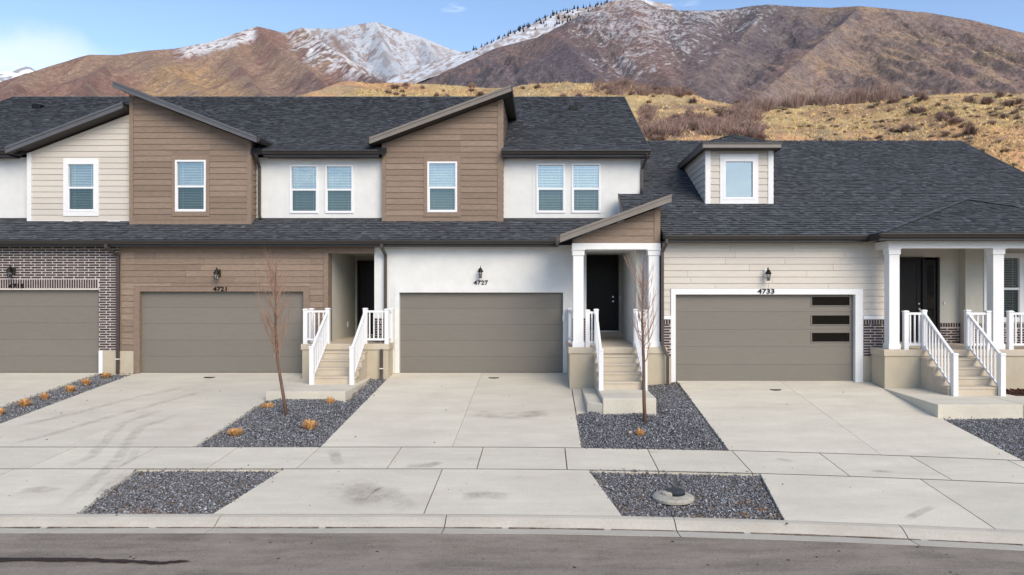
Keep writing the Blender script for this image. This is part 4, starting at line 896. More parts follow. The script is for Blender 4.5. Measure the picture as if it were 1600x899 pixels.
for k in range(24):
    p, q_ = a_.lerp(b_, k / 24), a_.lerp(b_, (k + 1.15) / 24); n_ = Vector((-.09, -.10, .0)); up_ = Vector((0, 0, .045)); lf = Vector((.10, .06, 0))
    mb.add([p + n_ + up_ * .5, q_ + n_ + up_ * .4, q_ + up_, p + up_ * 1.3, p + lf + up_ * .5, q_ + lf + up_ * .4], [(0, 1, 2, 3), (3, 2, 5, 4)], random.uniform(.6, 1.3))
mb.build('hip_cap', M['shingle'], h4, kind='stuff')
MB().box(8.62, 16.7, 18.17, 18.55, 3.755, 3.78).build('soffit', M['soffit'], h4); MB().box(8.62, 16.7, 18.15, 18.17, 3.75, 3.92).build('fascia', M['dark'], h4); gutter(h4, 8.60, 16.7, 18.15, 3.935)
MB().box(8.60, 8.62, 18.15, 18.86, 3.75, 3.92).build('fascia', M['dark'], h4)
# dormer
dy = 21.03; dx0, dx1 = 4.81, 6.82; db = r4(dy) + .0; dt = 6.60; q = dy / F
wx0, wx1, wz0, wz1 = (1129.5 - VX) * q, (1179.5 - VX) * q, CZ + (HY - 312.5) * q, CZ + (HY - 249) * q
dw = wall(h4, [(dx0, db), (dx1, db), (dx1, dt), (dx0, dt)], [(wx0, wx1, wz0, wz1)], front(dy), M['beige'], name='dormer')
siding(dw, [(dx0 + .16, db), (dx1 - .16, db), (dx1 - .16, dt), (dx0 + .16, dt)], [(wx0 - .09, wx1 + .09, db - .1, wz1 + .16)], front(dy), M['beige'], pitch=.19)
window(h4, wx0, wx1, wz0, wz1, dy, style='single', fr=.075, trim=(.09, .09, .15, wz0 - db + .001), blind=False)
mb = MB(); mb.box(dx0, dx0 + .155, dy - .035, dy - .001, db, dt); mb.box(dx1 - .155, dx1, dy - .035, dy - .001, db, dt); mb.build('corner_board', M['whitetrim'], h4)
yb4 = 18.85 + (dt - 3.924) / .5
for X, fr_, s in ((dx0, lside(dx0), 1), (dx1, rside(dx1), -1)):
    mb = MB(); mb.prismx([(dy + .01, r4(dy + .01) - .05), (yb4, dt - .05), (yb4, dt), (dy + .01, dt)], min(X, X + .08 * s), max(X, X + .08 * s)); ck = mb.build('dormer_cheek', M['beige'], h4)
    siding(ck, [(dy + .01, r4(dy) + .0), (yb4, dt - .02), (yb4, dt), (dy + .01, dt)], [], fr_, M['beige'], pitch=.19)
ex0_, ex1_, eY, eZ = 4.66, 6.92, 20.65, 6.735; xm = (ex0_ + ex1_) / 2; aY, aZ = 21.55, 7.17; yr4 = 18.85 + (aZ - 3.924) / .5; ye4 = 18.85 + (eZ - 3.924) / .5
roof_plane(h4, [(ex0_, eY, eZ), (ex1_, eY, eZ), (xm, aY, aZ)], 81, thick=.03, name='dormer_roof')
for pts, sd2 in (([(ex0_, ye4, eZ), (ex0_, eY, eZ), (xm, aY, aZ), (xm, yr4, aZ)], 82), ([(ex1_, eY, eZ), (ex1_, ye4, eZ), (xm, yr4, aZ), (xm, aY, aZ)], 83)): roof_plane(h4, pts, sd2, thick=.03, name='dormer_roof')
mb = MB(); mb.box(ex0_, ex1_, eY - .03, eY - .001, eZ - .135, eZ - .01); mb.build('fascia', M['lightfascia'], h4)
MB().box(ex0_ - .025, ex0_ - .001, eY - .03, ye4, eZ - .17, eZ + .0).build('fascia', M['dark'], h4); MB().box(ex1_ + .001, ex1_ + .025, eY - .03, ye4, eZ - .17, eZ + .0).build('fascia', M['dark'], h4)
MB().box(ex0_, ex1_, eY, ye4, eZ - .15, eZ - .12).build('soffit', M['soffit'], h4)
MB().box(ex0_ - .02, ex1_ + .03, eY - .045, eY - .031, eZ - .03, eZ + .02).build('drip_edge', M['dark'], h4)
# porch
zd = .93; PB = 20.6
porch(h4, 8.84, 16.0, 18.4, G4 - .06, zd); MB().box(9.3, 16.0, G4 - .06, PB, zd - .2, zd).build('porch_deck', M['step'], h4)
MB().box(9.18, 9.3, G4 + .185, PB, .3, 3.8).build('entry_side_wall', M['beige'], h4)
bk = wall(h4, [(9.3, zd), (12.08, zd), (12.08, 3.8), (9.3, 3.8)], [(9.98, 11.46, zd, 3.42)], front(PB), M['greige'])
door(h4, 10.05, 10.98, zd + .04, 3.34, PB - .02, handle_x=10.89)
mb = MB(); mb.box(11.05, 11.42, PB, PB + .04, zd + .04, 3.34); sl_ = mb.build('sidelight', M['black'], h4); MB().box(11.15, 11.34, PB - .006, PB - .001, zd + .35, 3.2).build('pane', M['blackglass'], sl_)
MB().box(11.42, 11.49, PB - .05, PB + .1, zd, 3.41).build('door_frame', M['black'], h4)
W2 = 20.3; wx0, wx1, wz0, wz1 = 12.76, 13.66, CZ + (HY - 500) * W2 / F, CZ + (HY - 400.5) * W2 / F
wall(h4, [(12.08, zd), (16.0, zd), (16.0, 3.8), (12.08, 3.8)], [(wx0, wx1, wz0, wz1)], front(W2), M['greige'], depth=.45)
window(h4, wx0, wx1, wz0, wz1, W2, trim=(.08, .08, .08, .06)); MB().box(12.6, 12.69, W2 - .03, W2 - .001, 1.65, 3.8).build('corner_board', M['whitetrim'], h4)
for a, b, Yy in ((11.5, 12.07, PB), (12.05, 16.0, W2)):
    mb = MB(); mb.box(a, b, Yy - .05, Yy - .001, zd, 1.52); bb_ = mb.build('brick_wainscot', M['mortar'], h4); bricks(bb_, a, min(b, 14.3), zd, 1.52, Yy - .05, soldier_top=True)
MB().box(11.62, 11.66, PB - .03, PB - .002, 2.05, 2.12).build('doorbell', M['vinyl'], h4)
MB().box(9.3, 16.0, 18.85, PB, 3.70, 3.74).build('entry_ceiling', M['white'], h4)
column(h4, 9.02, 9.31, 18.5, zd, 3.565); column(h4, 11.73, 12.03, 18.5, zd, 3.565); column(h4, 15.3, 15.6, 18.5, zd, 3.565)
mb = MB(); mb.box(8.99, 15.65, 18.47, 18.83, 3.565, 3.755); mb.box(8.99, 9.33, 18.83, G4, 3.565, 3.755); mb.build('porch_beam', M['whitetrim'], h4, bevel=.006)
steps(h4, 9.80, 11.16, 18.4, zd, -.07)
mb = MB(); mb.box(9.80 + .02, 11.14, 17.2, 18.4, -.4, -.07)
slabblock(h4, [(8.80, 15.82), (10.7, 15.82), (10.7, 18.42), (8.83, 18.42)], -.07, -.5); slabblock(h4, [(10.71, 15.82), (15, 15.72), (15, 16.9), (11.4, 17.1), (11.25, 18.42), (10.71, 18.42)], -.07, -.5)
railing(h4, (9.92, 17.11, -.07), (9.92, 18.5, zd), h=1.02, n=9); railing(h4, (11.06, 17.11, -.07), (11.06, 18.5, zd), h=1.02, n=9)
railing(h4, (9.45, 18.5, zd), (9.92, 18.5, zd), pb=False, n=3); railing(h4, (11.59, 18.5, zd), (11.06, 18.5, zd), pb=False, n=3); railing(h4, (12.17, 18.5, zd), (15.2, 18.5, zd), n=20)
pipe(h4, [(3.28, 18.79, 3.80), (3.28, 18.79, 3.72), (3.20, 18.98, 3.5), (3.20, 18.98, 1.0), (3.31, 18.96, .75), (3.33, 18.94, .72), (3.33, 18.94, -.1)], .075)
mb = MB(); mb.prismx([(G4, 0), (2 * R4Y - G4, 0), (2 * R4Y - G4, 3.8), (R4Y, R4Z - .2), (G4, 3.75)], 15.8, 16.0); mb.build('end_wall', M['beige'], h4); MB().box(3.25, 16, 35, 35.2, -.3, 3.8).build('rear_wall', M['beige'], h4)
# small driveway drains by each garage door (dark half discs)
for (x, y, w_, lb) in ((326.5, 590.3, 9, 'black half-round drain in front of the brown-sided garage wall'), (771.5, 591, 8.5, 'black half-round drain in front of the white stucco garage wall'), (1212.5, 609.8, 9, 'black half-round drain in front of the garage door with three windows')):
    X, Y = gp(x, y); z_ = float(G(X, Y)) + .004; q = Y / F; r_ = w_ * q; mb = MB()
    p = [(X + r_, Y + .05)] + [(X - r_, Y + .05)] + [(X - r_ * math.cos(t), Y + .05 - r_ * .75 * math.sin(t)) for t in [.3, .7, 1.2, 1.57, 1.9, 2.4, 2.8]]
    mb.hexa([(a, b, z_ + .012) for a, b in p], [(a, b, z_ - .01) for a, b in p]); tag(mb.build('driveway_drain', M['black']), lb, 'drain', 'driveway drains')
# ------------------------------------------------------------------ faint tyre marks and smudges on the slabs
def film(name, col, amt, sc=3.0):
    m = bpy.data.materials.new(name); m.use_nodes = True; n = m.node_tree.nodes; l = m.node_tree.links; p = n['Principled BSDF']; p.inputs['Base Color'].default_value = (*col, 1); p.inputs['Roughness'].default_value = .95
    at = n.new('ShaderNodeAttribute'); at.attribute_name = 'film'; g = n.new('ShaderNodeNewGeometry'); no = n.new('ShaderNodeTexNoise'); no.inputs['Scale'].default_value = sc; no.inputs['Detail'].default_value = 9; no.inputs['Roughness'].default_value = .75
    mr = n.new('ShaderNodeMapRange'); mr.inputs[1].default_value = .38; mr.inputs[2].default_value = .66; mr.inputs[4].default_value = amt; mu = n.new('ShaderNodeMath'); mu.operation = 'MULTIPLY'
    l.new(g.outputs['Position'], no.inputs['Vector']); l.new(no.outputs['Fac'], mr.inputs[0]); l.new(mr.outputs[0], mu.inputs[0]); l.new(at.outputs['Fac'], mu.inputs[1]); l.new(mu.outputs[0], p.inputs['Alpha']); return m
M['film'] = film('tyre_rubber_film', (.25, .22, .19), .22); M['stain'] = film('dust_stain', (.28, .235, .20), .38, 1.3)
def mark(path, w_, m='film', name='tyre_mark', onroad=False):
    """path in photo coordinates on the ground; soft edges by the film attribute"""
    P = []
    for i in range(len(path) - 1):
        for k in range(8):
            f_ = k / 8; P.append(tuple(path[i][j] + (path[i + 1][j] - path[i][j]) * f_ for j in (0, 1)))
    P.append(path[-1]); W = [gp(*p) for p in P]; w_ = w_ * 1.35; V = []; A_ = []; n = len(W)
    for i, (x, y) in enumerate(W):
        a, b = W[max(i - 1, 0)], W[min(i + 1, n - 1)]; d = Vector((b[0] - a[0], b[1] - a[1])).normalized(); nn = (-d.y, d.x)
        for k, al in ((-1, 0), (-.5, 1), (.5, 1), (1, 0)):
            X, Y = x + nn[0] * w_ / 2 * k, y + nn[1] * w_ / 2 * k; V.append((X, Y, float(G(X, Y)) + .004)); A_.append(al * min(1, i / 3, (n - 1 - i) / 3))
    Fq = [[i * 4 + k, i * 4 + k + 1, (i + 1) * 4 + k + 1, (i + 1) * 4 + k] for i in range(n - 1) for k in range(3)]
    o = npmesh(name, V, Fq, M[m], kind='stuff'); at = o.data.attributes.new('film', 'FLOAT', 'POINT'); at.data.foreach_set('value', np.array(A_, np.float32))
for p, w_ in (([(335, 607), (250, 630), (160, 655), (90, 676), (10, 697)], .2), ([(300, 603), (210, 622), (110, 648), (20, 668)], .22), ([(255, 640), (190, 663), (165, 690), (140, 715), (100, 731)], .2), ([(290, 645), (220, 668), (200, 690), (185, 718), (160, 740), (100, 790)], .2),
              ([(205, 735), (175, 755), (150, 780)], .18), ([(215, 700), (205, 720), (180, 732)], .15)): mark(p, w_)
for p, w_ in (([(30, 768), (60, 765), (90, 768)], .25), ([(525, 752), (570, 775), (620, 778)], .7), ([(720, 776), (760, 774), (800, 778)], .3), ([(520, 702), (530, 728)], .2), ([(632, 728), (670, 728), (690, 722)], .2), ([(722, 718), (745, 716)], .15), ([(730, 646), (800, 650), (860, 645)], .5),
              ([(1355, 736), (1400, 738)], .12), ([(1210, 716), (1240, 722)], .15), ([(1010, 704), (1030, 708)], .1), ([(1460, 792), (1440, 800), (1415, 812)], .12), ([(980, 765), (1000, 770)], .1), ([(610, 768), (640, 800)], .3)): mark(p, w_, 'stain', 'ground_stain')
# ------------------------------------------------------------------ concrete valve ring in the gravel
X, Y = gp(1052, 777); z_ = float(G(X, Y)); vr = empty('valve_cover', (X, Y, z_), 'round weathered concrete collar with dark lid, lying tilted in the gravel by the kerb', 'utility cover')
mb = MB(); mb.lathe([(.33, z_ - .03), (.335, z_ + .01), (.30, z_ + .035), (.22, z_ + .06), (.19, z_ + .062), (.185, z_ + .02)], X, Y, 28)
o = mb.build('concrete_collar', M['oldconc'], vr)
mb = MB(); mb.lathe([(.155, z_ + .02), (.165, z_ + .055), (.17, z_ + .085), (.15, z_ + .105), (.06, z_ + .112)], X + .03, Y + .05, 20); mb.build('lid', M['darkplastic'], vr)
mb = MB(); mb.lathe([(.10, z_ + .02), (.10, z_ + .085), (.07, z_ + .10)], X - .10, Y - .03, 12); mb.build('mortar_lump', M['oldconc'], vr)
# ------------------------------------------------------------------ straw-coloured grass tufts
def tuft(x, y, w_, h_, lb, n=260):
    X, Y = gp(x, y); z_ = float(G(X, Y)) - .03; q = Y / F; R = w_ * q / 1.75; H = h_ * q * 1.15; mb = MB()
    for k in range(n):
        a = random.uniform(0, 6.28); r0 = R * .35 * random.random(); r1 = R * random.uniform(.5, 1.15); hh_ = H * random.uniform(.45, 1.1) * (1.15 - .5 * r1 / R)
        bx, by_ = X + r0 * math.cos(a), Y + r0 * math.sin(a); tx, ty = X + r1 * math.cos(a), Y + r1 * math.sin(a); mx_, my_ = (bx * .45 + tx * .55), (by_ * .45 + ty * .55); ww = .005; s, c = math.sin(a), math.cos(a)
        b2 = a + random.uniform(-1, 1); s, c = math.sin(b2) * ww, math.cos(b2) * ww
        mb.add([(bx - s, by_ + c, z_), (bx + s, by_ - c, z_), (mx_ + s, my_ - c, z_ + hh_ * .85), (mx_ - s, my_ + c, z_ + hh_ * .85), (tx, ty, z_ + hh_ * random.uniform(.7, 1))], [(0, 1, 2, 3), (3, 2, 4)], random.uniform(.6, 1.5))
    return tag(mb.build('grass_tuft', M['straw']), lb, 'grass tuft', 'dry ornamental grass tufts')
for a in ((418, 639, 24, 13, 'orange dry grass tuft nearest the landing corner, left of the bare leaning tree'), (367, 679, 28, 14, 'dry grass tuft at the driveway edge, lowest left in the bed of the leaning tree'),
          (484, 669, 27, 17, 'dry orange grass tuft right of the leaning tree trunk'), (516, 633, 16, 17, 'small upright orange tuft below the concrete landing of 4721'),
          (38, 633, 21, 13, 'dry tuft second from the frame edge in the narrow gravel strip'), (70, 622, 14, 11, 'small middle tuft in the narrow gravel strip between driveways'),
          (110, 611, 18, 12, 'fourth dry tuft up the narrow gravel strip, below the tuft pair by the brick pier'), (134, 600, 16, 11, 'dry grass tuft just in front of the tuft by the downspout foot'),
          (166, 589, 16, 10, 'dry grass tuft topmost in the narrow strip, beside the brick pier downspout'), (1, 646, 14, 11, 'dry tuft cut by the left frame edge in the gravel strip'),
          (1000, 680, 16, 13, 'dry orange tuft just in front of the upright bare tree by 4727'), (1001, 647, 9, 17, 'thin orange tuft behind the trunk of the upright bare tree')): tuft(*a)
# pale stone beside tuft
X, Y = gp(985, 676); z_ = float(G(X, Y)); mb = MB(); mb.lathe([(.04, z_ - .03), (.06, z_ - .01), (.04, z_ + .02), (.01, z_ + .03)], X, Y, 7); tag(mb.build('stone', M['kerb']), 'single pale stone beside the tuft near the upright tree', 'stone')
# ------------------------------------------------------------------ young bare trees
def young_tree(base, pts, label, spread, seed, nb=34):
    rr = random.Random(seed); X, Y = gp(*base); z_ = float(G(X, Y)) - .04; q = Y / F
    P = [Vector((X, Y, z_))] + [Vector(((x - VX) * q, Y + dy_, CZ + (HY - y) * q)) for x, y, dy_ in pts]; n = len(P); H = P[-1].z - z_
    t = empty('bare_tree', (X, Y, z_), label, 'tree', 'young street trees')
    rad = [.038 * (1 - i / (n - 1)) ** .8 + .006 for i in range(n)]
    mb = MB(); mb.tube(P, rad, 8); mb.build('trunk', M['bark'], t, smooth=True)
    def at(u):
        k = min(int(u * (n - 1)), n - 2); return P[k].lerp(P[k + 1], u * (n - 1) - k)
    mb = MB(); pale = MB()
    for k in range(nb):
        wb = rr.uniform(-.09, .09); wc = rr.uniform(-.09, .09)
        u = .34 + .52 * (k / nb) ** 1.1; p0 = at(u); a = rr.uniform(0, 6.28); out = spread * rr.uniform(.35, 1.0) * (1.15 - .45 * (k / nb)); L = rr.uniform(.6, 1.2) * (1.15 - .62 * k / nb)
        if k % 9 == 5: L *= 1.45
        p = [p0]; nseg = 7
        for j in range(1, nseg + 1):
            f_ = j / nseg; p.append(p0 + Vector((math.cos(a) * out * f_ ** .8, math.sin(a) * out * f_ ** .8, L * f_ ** 1.15)) + Vector((rr.uniform(-.02, .02) + wb * math.sin(f_ * 5), rr.uniform(-.02, .02) + wc * math.sin(f_ * 4), 0)))
        r0 = .0095 * (1.2 - .6 * k / nb); mb.tube(p, [r0 * (1 - .8 * j / nseg) for j in range(nseg + 1)], 5)
        for s in range(rr.randint(3, 5)):
            j = rr.randint(1, nseg - 1); b = p[j]; a2 = a + rr.uniform(-1.3, 1.3); l2 = rr.uniform(.18, .5)
            e = [b + Vector((math.cos(a2) * l2 * .4 * f_, math.sin(a2) * l2 * .4 * f_, l2 * f_)) for f_ in (0, .35, .7, 1)]; mb.tube(e, [.0055, .0045, .0035, .0018], 4)
    mb.build('crown', M['twig'], t)
    return t
young_tree((448, 650.5), [(443, 620, 0), (438, 590, 0), (434, 568, .02), (431, 540, .03), (430, 510, .02), (431, 480, 0), (430, 455, 0), (431, 430, 0), (432, 408, 0)], 'bare young tree leaning left in the gravel in front of garage 4721', .42, 3, 38)
young_tree((1008, 663), [(1006.5, 630, 0), (1006, 600, 0), (1006, 570, .0), (1005, 540, 0), (1004, 510, 0), (1004, 480, 0), (1005, 450, 0), (1005, 425, 0), (1006, 398, 0)], 'bare upright young tree in front of the steps of 4727', .44, 5, 27)
# ------------------------------------------------------------------ terrain
def hash2(ix, iy, seed):
    n = (ix * 374761393 + iy * 668265263 + seed * 144665) & 0x7fffffff; n = ((n ^ (n >> 13)) * 1274126177) & 0x7fffffff; return ((n ^ (n >> 16)) & 0xffff) / 65535.0
def vnoise(x, y, seed=0):
    ix = np.floor(x).astype(np.int64); iy = np.floor(y).astype(np.int64); fx = x - ix; fy = y - iy; fx = fx * fx * fx * (fx * (fx * 6 - 15) + 10); fy = fy * fy * fy * (fy * (fy * 6 - 15) + 10)
    a, b, c, d = hash2(ix, iy, seed), hash2(ix + 1, iy, seed), hash2(ix, iy + 1, seed), hash2(ix + 1, iy + 1, seed); return (a * (1 - fx) + b * fx) * (1 - fy) + (c * (1 - fx) + d * fx) * fy
def fbm(x, y, o=5, seed=0, g=.5):
    s = 0; a = 1; t = 0
    for k in range(o): s = s + a * vnoise(x * 2 ** k + 17.3 * k, y * 2 ** k + 9.1 * k, seed + k); t += a; a *= g
    return s / t
def ridged(x, y, o=4, seed=0):
    s = 0; a = 1; t = 0
    for k in range(o): s = s + a * (1 - abs(2 * vnoise(x * 2 ** k + 31 * k, y * 2 ** k + 5 * k, seed + k) - 1)); t += a; a *= .5
    return s / t
def ridge_height(X, Y, ridges):
    H = np.full(X.shape, -1e9); D = np.full(X.shape, 1e9)
    for pts, sf, sb in ridges:
        W = [P3(*p) for p in pts]
        for (ax, ay, az), (bx, by_, bz) in zip(W, W[1:]):
            dx, dy_ = bx - ax, by_ - ay; t = np.clip(((X - ax) * dx + (Y - ay) * dy_) / (dx * dx + dy_ * dy_), 0, 1); cx_, cy_ = ax + t * dx, ay + t * dy_
            d = np.hypot(X - cx_, Y - cy_); s = np.where(Y > cy_, sb, sf); h = az + t * (bz - az) - s * d; H = np.maximum(H, h); D = np.minimum(D, d)
    return H, D
def land_mat(name, vscale, vamt, bump=0, bd=1.0, fine=None):
    m = bpy.data.materials.new(name); m.use_nodes = True; n = m.node_tree.nodes; l = m.node_tree.links; p = n['Principled BSDF']; p.inputs['Roughness'].default_value = .95; p.inputs['Specular IOR Level'].default_value = .1
    a = n.new('ShaderNodeAttribute'); a.attribute_name = 'cover'; g = n.new('ShaderNodeNewGeometry')
    no = n.new('ShaderNodeTexNoise'); no.inputs['Scale'].default_value = vscale; no.inputs['Detail'].default_value = 6; no.inputs['Roughness'].default_value = .7; l.new(g.outputs['Position'], no.inputs['Vector'])
    mr = n.new('ShaderNodeMapRange'); mr.inputs[1].default_value = .3; mr.inputs[2].default_value = .7; mr.inputs[3].default_value = 1 - vamt; mr.inputs[4].default_value = 1 + vamt; l.new(no.outputs['Fac'], mr.inputs[0])
    nf = n.new('ShaderNodeTexNoise'); nf.inputs['Scale'].default_value = vscale * 3.2; nf.inputs['Detail'].default_value = 5; nf.inputs['Roughness'].default_value = .8; l.new(g.outputs['Position'], nf.inputs['Vector'])
    m2 = n.new('ShaderNodeMapRange'); m2.inputs[1].default_value = .35; m2.inputs[2].default_value = .65; m2.inputs[3].default_value = 1 - vamt * .9; m2.inputs[4].default_value = 1 + vamt * .9; l.new(nf.outputs['Fac'], m2.inputs[0])
    mq = n.new('ShaderNodeMath'); mq.operation = 'MULTIPLY'; l.new(mr.outputs[0], mq.inputs[0]); l.new(m2.outputs[0], mq.inputs[1])
    vm = n.new('ShaderNodeVectorMath'); vm.operation = 'SCALE'; l.new(a.outputs['Color'], vm.inputs[0]); l.new(mq.outputs[0], vm.inputs['Scale']); l.new(vm.outputs[0], p.inputs['Base Color'])
    if bump:
        bu = n.new('ShaderNodeBump'); bu.inputs['Strength'].default_value = bump; bu.inputs['Distance'].default_value = bd; l.new(no.outputs['Fac'], bu.inputs['Height']); l.new(bu.outputs[0], p.inputs['Normal'])
    return m
def terrain(name, xr, yr, nx, ny, ridges, m, shape, cover, zfloor=-2.0, kind='structure'):
    xs_ = np.linspace(xr[0], xr[1], nx); ys_ = np.linspace(yr[0], yr[1], ny); X, Y = np.meshgrid(xs_, ys_); H, D = ridge_height(X, Y, ridges); H = shape(X, Y, H, D)
    H = np.maximum(H, zfloor); px = VX + X * F / Y; py = HY - (H - CZ) * F / Y
    gy_, gx_ = np.gradient(H, ys_, xs_); C = cover(X, Y, H, D, px, py, gx_, gy_)
    col = np.concatenate([C, np.ones(C.shape[:2] + (1,))], -1).reshape(-1, 4)
    i = np.arange(nx - 1); j = np.arange(ny - 1); I, J = np.meshgrid(i, j); b = (J * nx + I).ravel(); Fq = np.stack([b, b + 1, b + nx + 1, b + nx], -1)
    o = npmesh(name, np.stack([X, Y, H], -1).reshape(-1, 3), Fq, m, kind=kind, smooth=True, vcol=col); return o, (xs_, ys_, H)
def mix(a, b, t): return a * (1 - t[..., None]) + b * t[..., None]
def sm(x, a, b): t = np.clip((x - a) / (b - a), 0, 1); return t * t * (3 - 2 * t)
MAUVE, MAUVE2, TAN, GOLD, SNOW, RUST, ROCK = map(np.array, ((.20, .138, .132), (.135, .112, .125), (.31, .225, .17), (.42, .29, .165), (.70, .72, .76), (.24, .15, .12), (.19, .165, .165)))
# ---- right mountain
def shB(X, Y, H, D):
    wx = X + 60 * fbm(X / 160, Y / 160, 3, 3); k = np.clip(D / 90, 0, 1)
    H = H - 85 * k * (1 - ridged(wx / 105 + Y / 330, Y / 620, 5, 5)) + 16 * k
    H = H - 20 * np.clip(D / 60, 0, 1) * (1 - ridged((X + 14 * fbm(X / 30, Y / 30, 2, 6)) / 30 + Y / 120, Y / 170, 3, 15))
    return H + (fbm(X / 26, Y / 26, 4, 9) - .5) * 13 * np.clip(D / 40, .15, 1)
def cvB(X, Y, H, D, px, py, gx, gy):
    n = fbm(X / 70, Y / 70, 5, 21); n2 = fbm(X / 14, Y / 14, 4, 22, .65); n3 = fbm(X / 200, Y / 260, 3, 23)
    C = mix(MAUVE + 0 * X[..., None], MAUVE2, sm(n3, .42, .6))
    t = sm(px, 1130, 1330) * .75 + .1; C = mix(C, TAN + 0 * C, np.clip(sm(n, .40, .58) * t + .35 * sm(px, 1250, 1400), 0, 1) * sm(n2, .3, .5)); lx = 1345 - (py - 10) * 1.25; w5 = fbm(X / 45, Y / 45, 4, 27); dk = sm(lx - px + 120 * (w5 - .5), -14, 18) * sm(px, 1010 + (py - 60) * .4, 1060 + (py - 60) * .4); C = mix(C, np.array((.135, .115, .125)) + 0 * C, dk * .72); pw = px + 70 * (w5 - .5); sp1 = np.exp(-((pw - (1205 - (py - 10) * .85)) / 8) ** 2) * .6 + .7 * np.exp(-((pw - (1270 - (py - 30) * 1.1)) / 6) ** 2) * sm(py, 40, 60); C = mix(C, np.array((.27, .21, .18)) + 0 * C, np.clip(sp1 * sm(w5, .4, .55), 0, 1) * .7); C = mix(C, TAN * 1.05 + 0 * C, sm(px - lx - 120 * (w5 - .5), 0, 25) * (1 - sm(px, 1400, 1500)) * .4)  # slate left of the spur, tan right: shaded and lit slopes painted in
    C = mix(C, GOLD * .85 + 0 * C, sm(n, .54, .66) * sm(px, 1180, 1330) * .35); C = mix(C, RUST + 0 * C, sm(n, .55, .7) * sm(1150 - px, 0, 300) * .4)
    C = mix(C, MAUVE * .8 + 0 * C, sm(n3, .5, .62) * sm(px, 1400, 1500) * .6)
    C = mix(C, ROCK + 0 * C, sm(np.hypot(gx, gy), .85, 1.2) * .5)
    line = np.interp(px, [600, 830, 870, 920, 960, 1040, 1120, 1200, 1260, 2000], [-60, -60, 20, 75, 120, 105, 60, 28, -30, -60])
    nf = vnoise(X / 2.6, Y / 3.4, 61) * .6 + vnoise(X / 6, Y / 7, 62) * .4; s = sm(line - py, -40, 70) * .55 + .5 * (n2 - .5) * 2 + .35 * (fbm(X / 40, Y / 40, 3, 31) - .5) * 2
    s = sm(s + (nf - .5) * 1.5, .40, .72) * sm(line - py, -45, -10); return mix(C, SNOW + 0 * C, np.clip(s, 0, 1) * .42)
RB = [([(600, 150, 1450), (662, 128, 1450), (719, 101, 1450), (775, 75, 1430), (831, 60, 1400), (861, 57, 1400), (900, 33, 1420), (930, 12, 1440), (955, 1, 1450), (985, -2, 1450), (1005, 2, 1450), (1030, 14, 1450), (1065, 16, 1450), (1100, 17, 1450), (1140, 15, 1450), (1170, 10, 1450), (1200, 7, 1450), (1240, 10, 1450), (1300, 12, 1430), (1340, 9, 1400), (1380, 13, 1400), (1450, 20, 1400), (1520, 32, 1400), (1600, 52, 1400), (1700, 72, 1400), (1900, 120, 1400)], .62, .8),
      ([(838, 59, 1400), (880, 84, 1200), (921, 112, 1000), (962, 134, 850)], .55, .55), ([(975, -1, 1450), (1000, 50, 1230), (1030, 95, 1050), (1050, 140, 900)], .75, .75),
      ([(1200, 8, 1450), (1165, 50, 1250), (1125, 100, 1080), (1095, 145, 930)], .7, .7), ([(1340, 10, 1400), (1315, 38, 1260), (1270, 75, 1120), (1225, 115, 980), (1180, 150, 850)], .75, .75),
      ([(1100, 17, 1450), (1090, 60, 1280), (1080, 100, 1150)], .8, .8)]
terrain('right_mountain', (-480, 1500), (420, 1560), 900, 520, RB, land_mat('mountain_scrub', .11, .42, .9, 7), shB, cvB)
# ---- left mountain
def shA(X, Y, H, D):
    wx = X + 70 * fbm(X / 190, Y / 190, 3, 41); k = np.clip(D / 100, 0, 1)
    H = H - 85 * k * (1 - ridged(wx / 120 - Y / 300, Y / 700, 5, 45)) + 14 * k
    H = H - 20 * np.clip(D / 60, 0, 1) * (1 - ridged((X + 14 * fbm(X / 30, Y / 30, 2, 46)) / 34 - Y / 130, Y / 180, 3, 55))
    return H + (fbm(X / 30, Y / 30, 4, 49) - .5) * 11 * np.clip(D / 40, .15, 1)
def cvA(X, Y, H, D, px, py, gx, gy):
    n = fbm(X / 90, Y / 90, 5, 51); n2 = fbm(X / 15, Y / 15, 4, 52, .65); n3 = fbm(X / 220, Y / 260, 3, 53)
    C = mix(np.array((.235, .15, .128)) + 0 * X[..., None], MAUVE * .95 + 0 * X[..., None], sm(n3, .4, .6)); C = mix(C, TAN + 0 * C, sm(n, .44, .6) * .75)
    g = sm(px - (205 + (150 - py) * .55), 0, 25) * sm(330 + (py - 90) * 1.6 - px, 0, 60) * sm(py, 92, 112); C = mix(C, GOLD * .95 + 0 * C, g * sm(n2, .32, .48) * .85)
    C = mix(C, RUST + 0 * C, sm(n2, .5, .62) * .3)
    a = sm(px, 262, 300) * sm(405 - px, 0, 12) * sm(np.interp(px, [270, 330, 400], [96, 84, 66]) - py, -4, 8); b = sm(px, 425, 480) * sm(np.interp(px, [430, 470, 545, 600], [60, 100, 130, 125]) - py, -6, 18)
    nf = vnoise(X / 6, Y / 8, 64); s = np.maximum(a * .85, b * .8) * sm(n2 + .12 * a + .30 * (nf - .5), .46, .56); return mix(C, SNOW + 0 * C, s * .9)
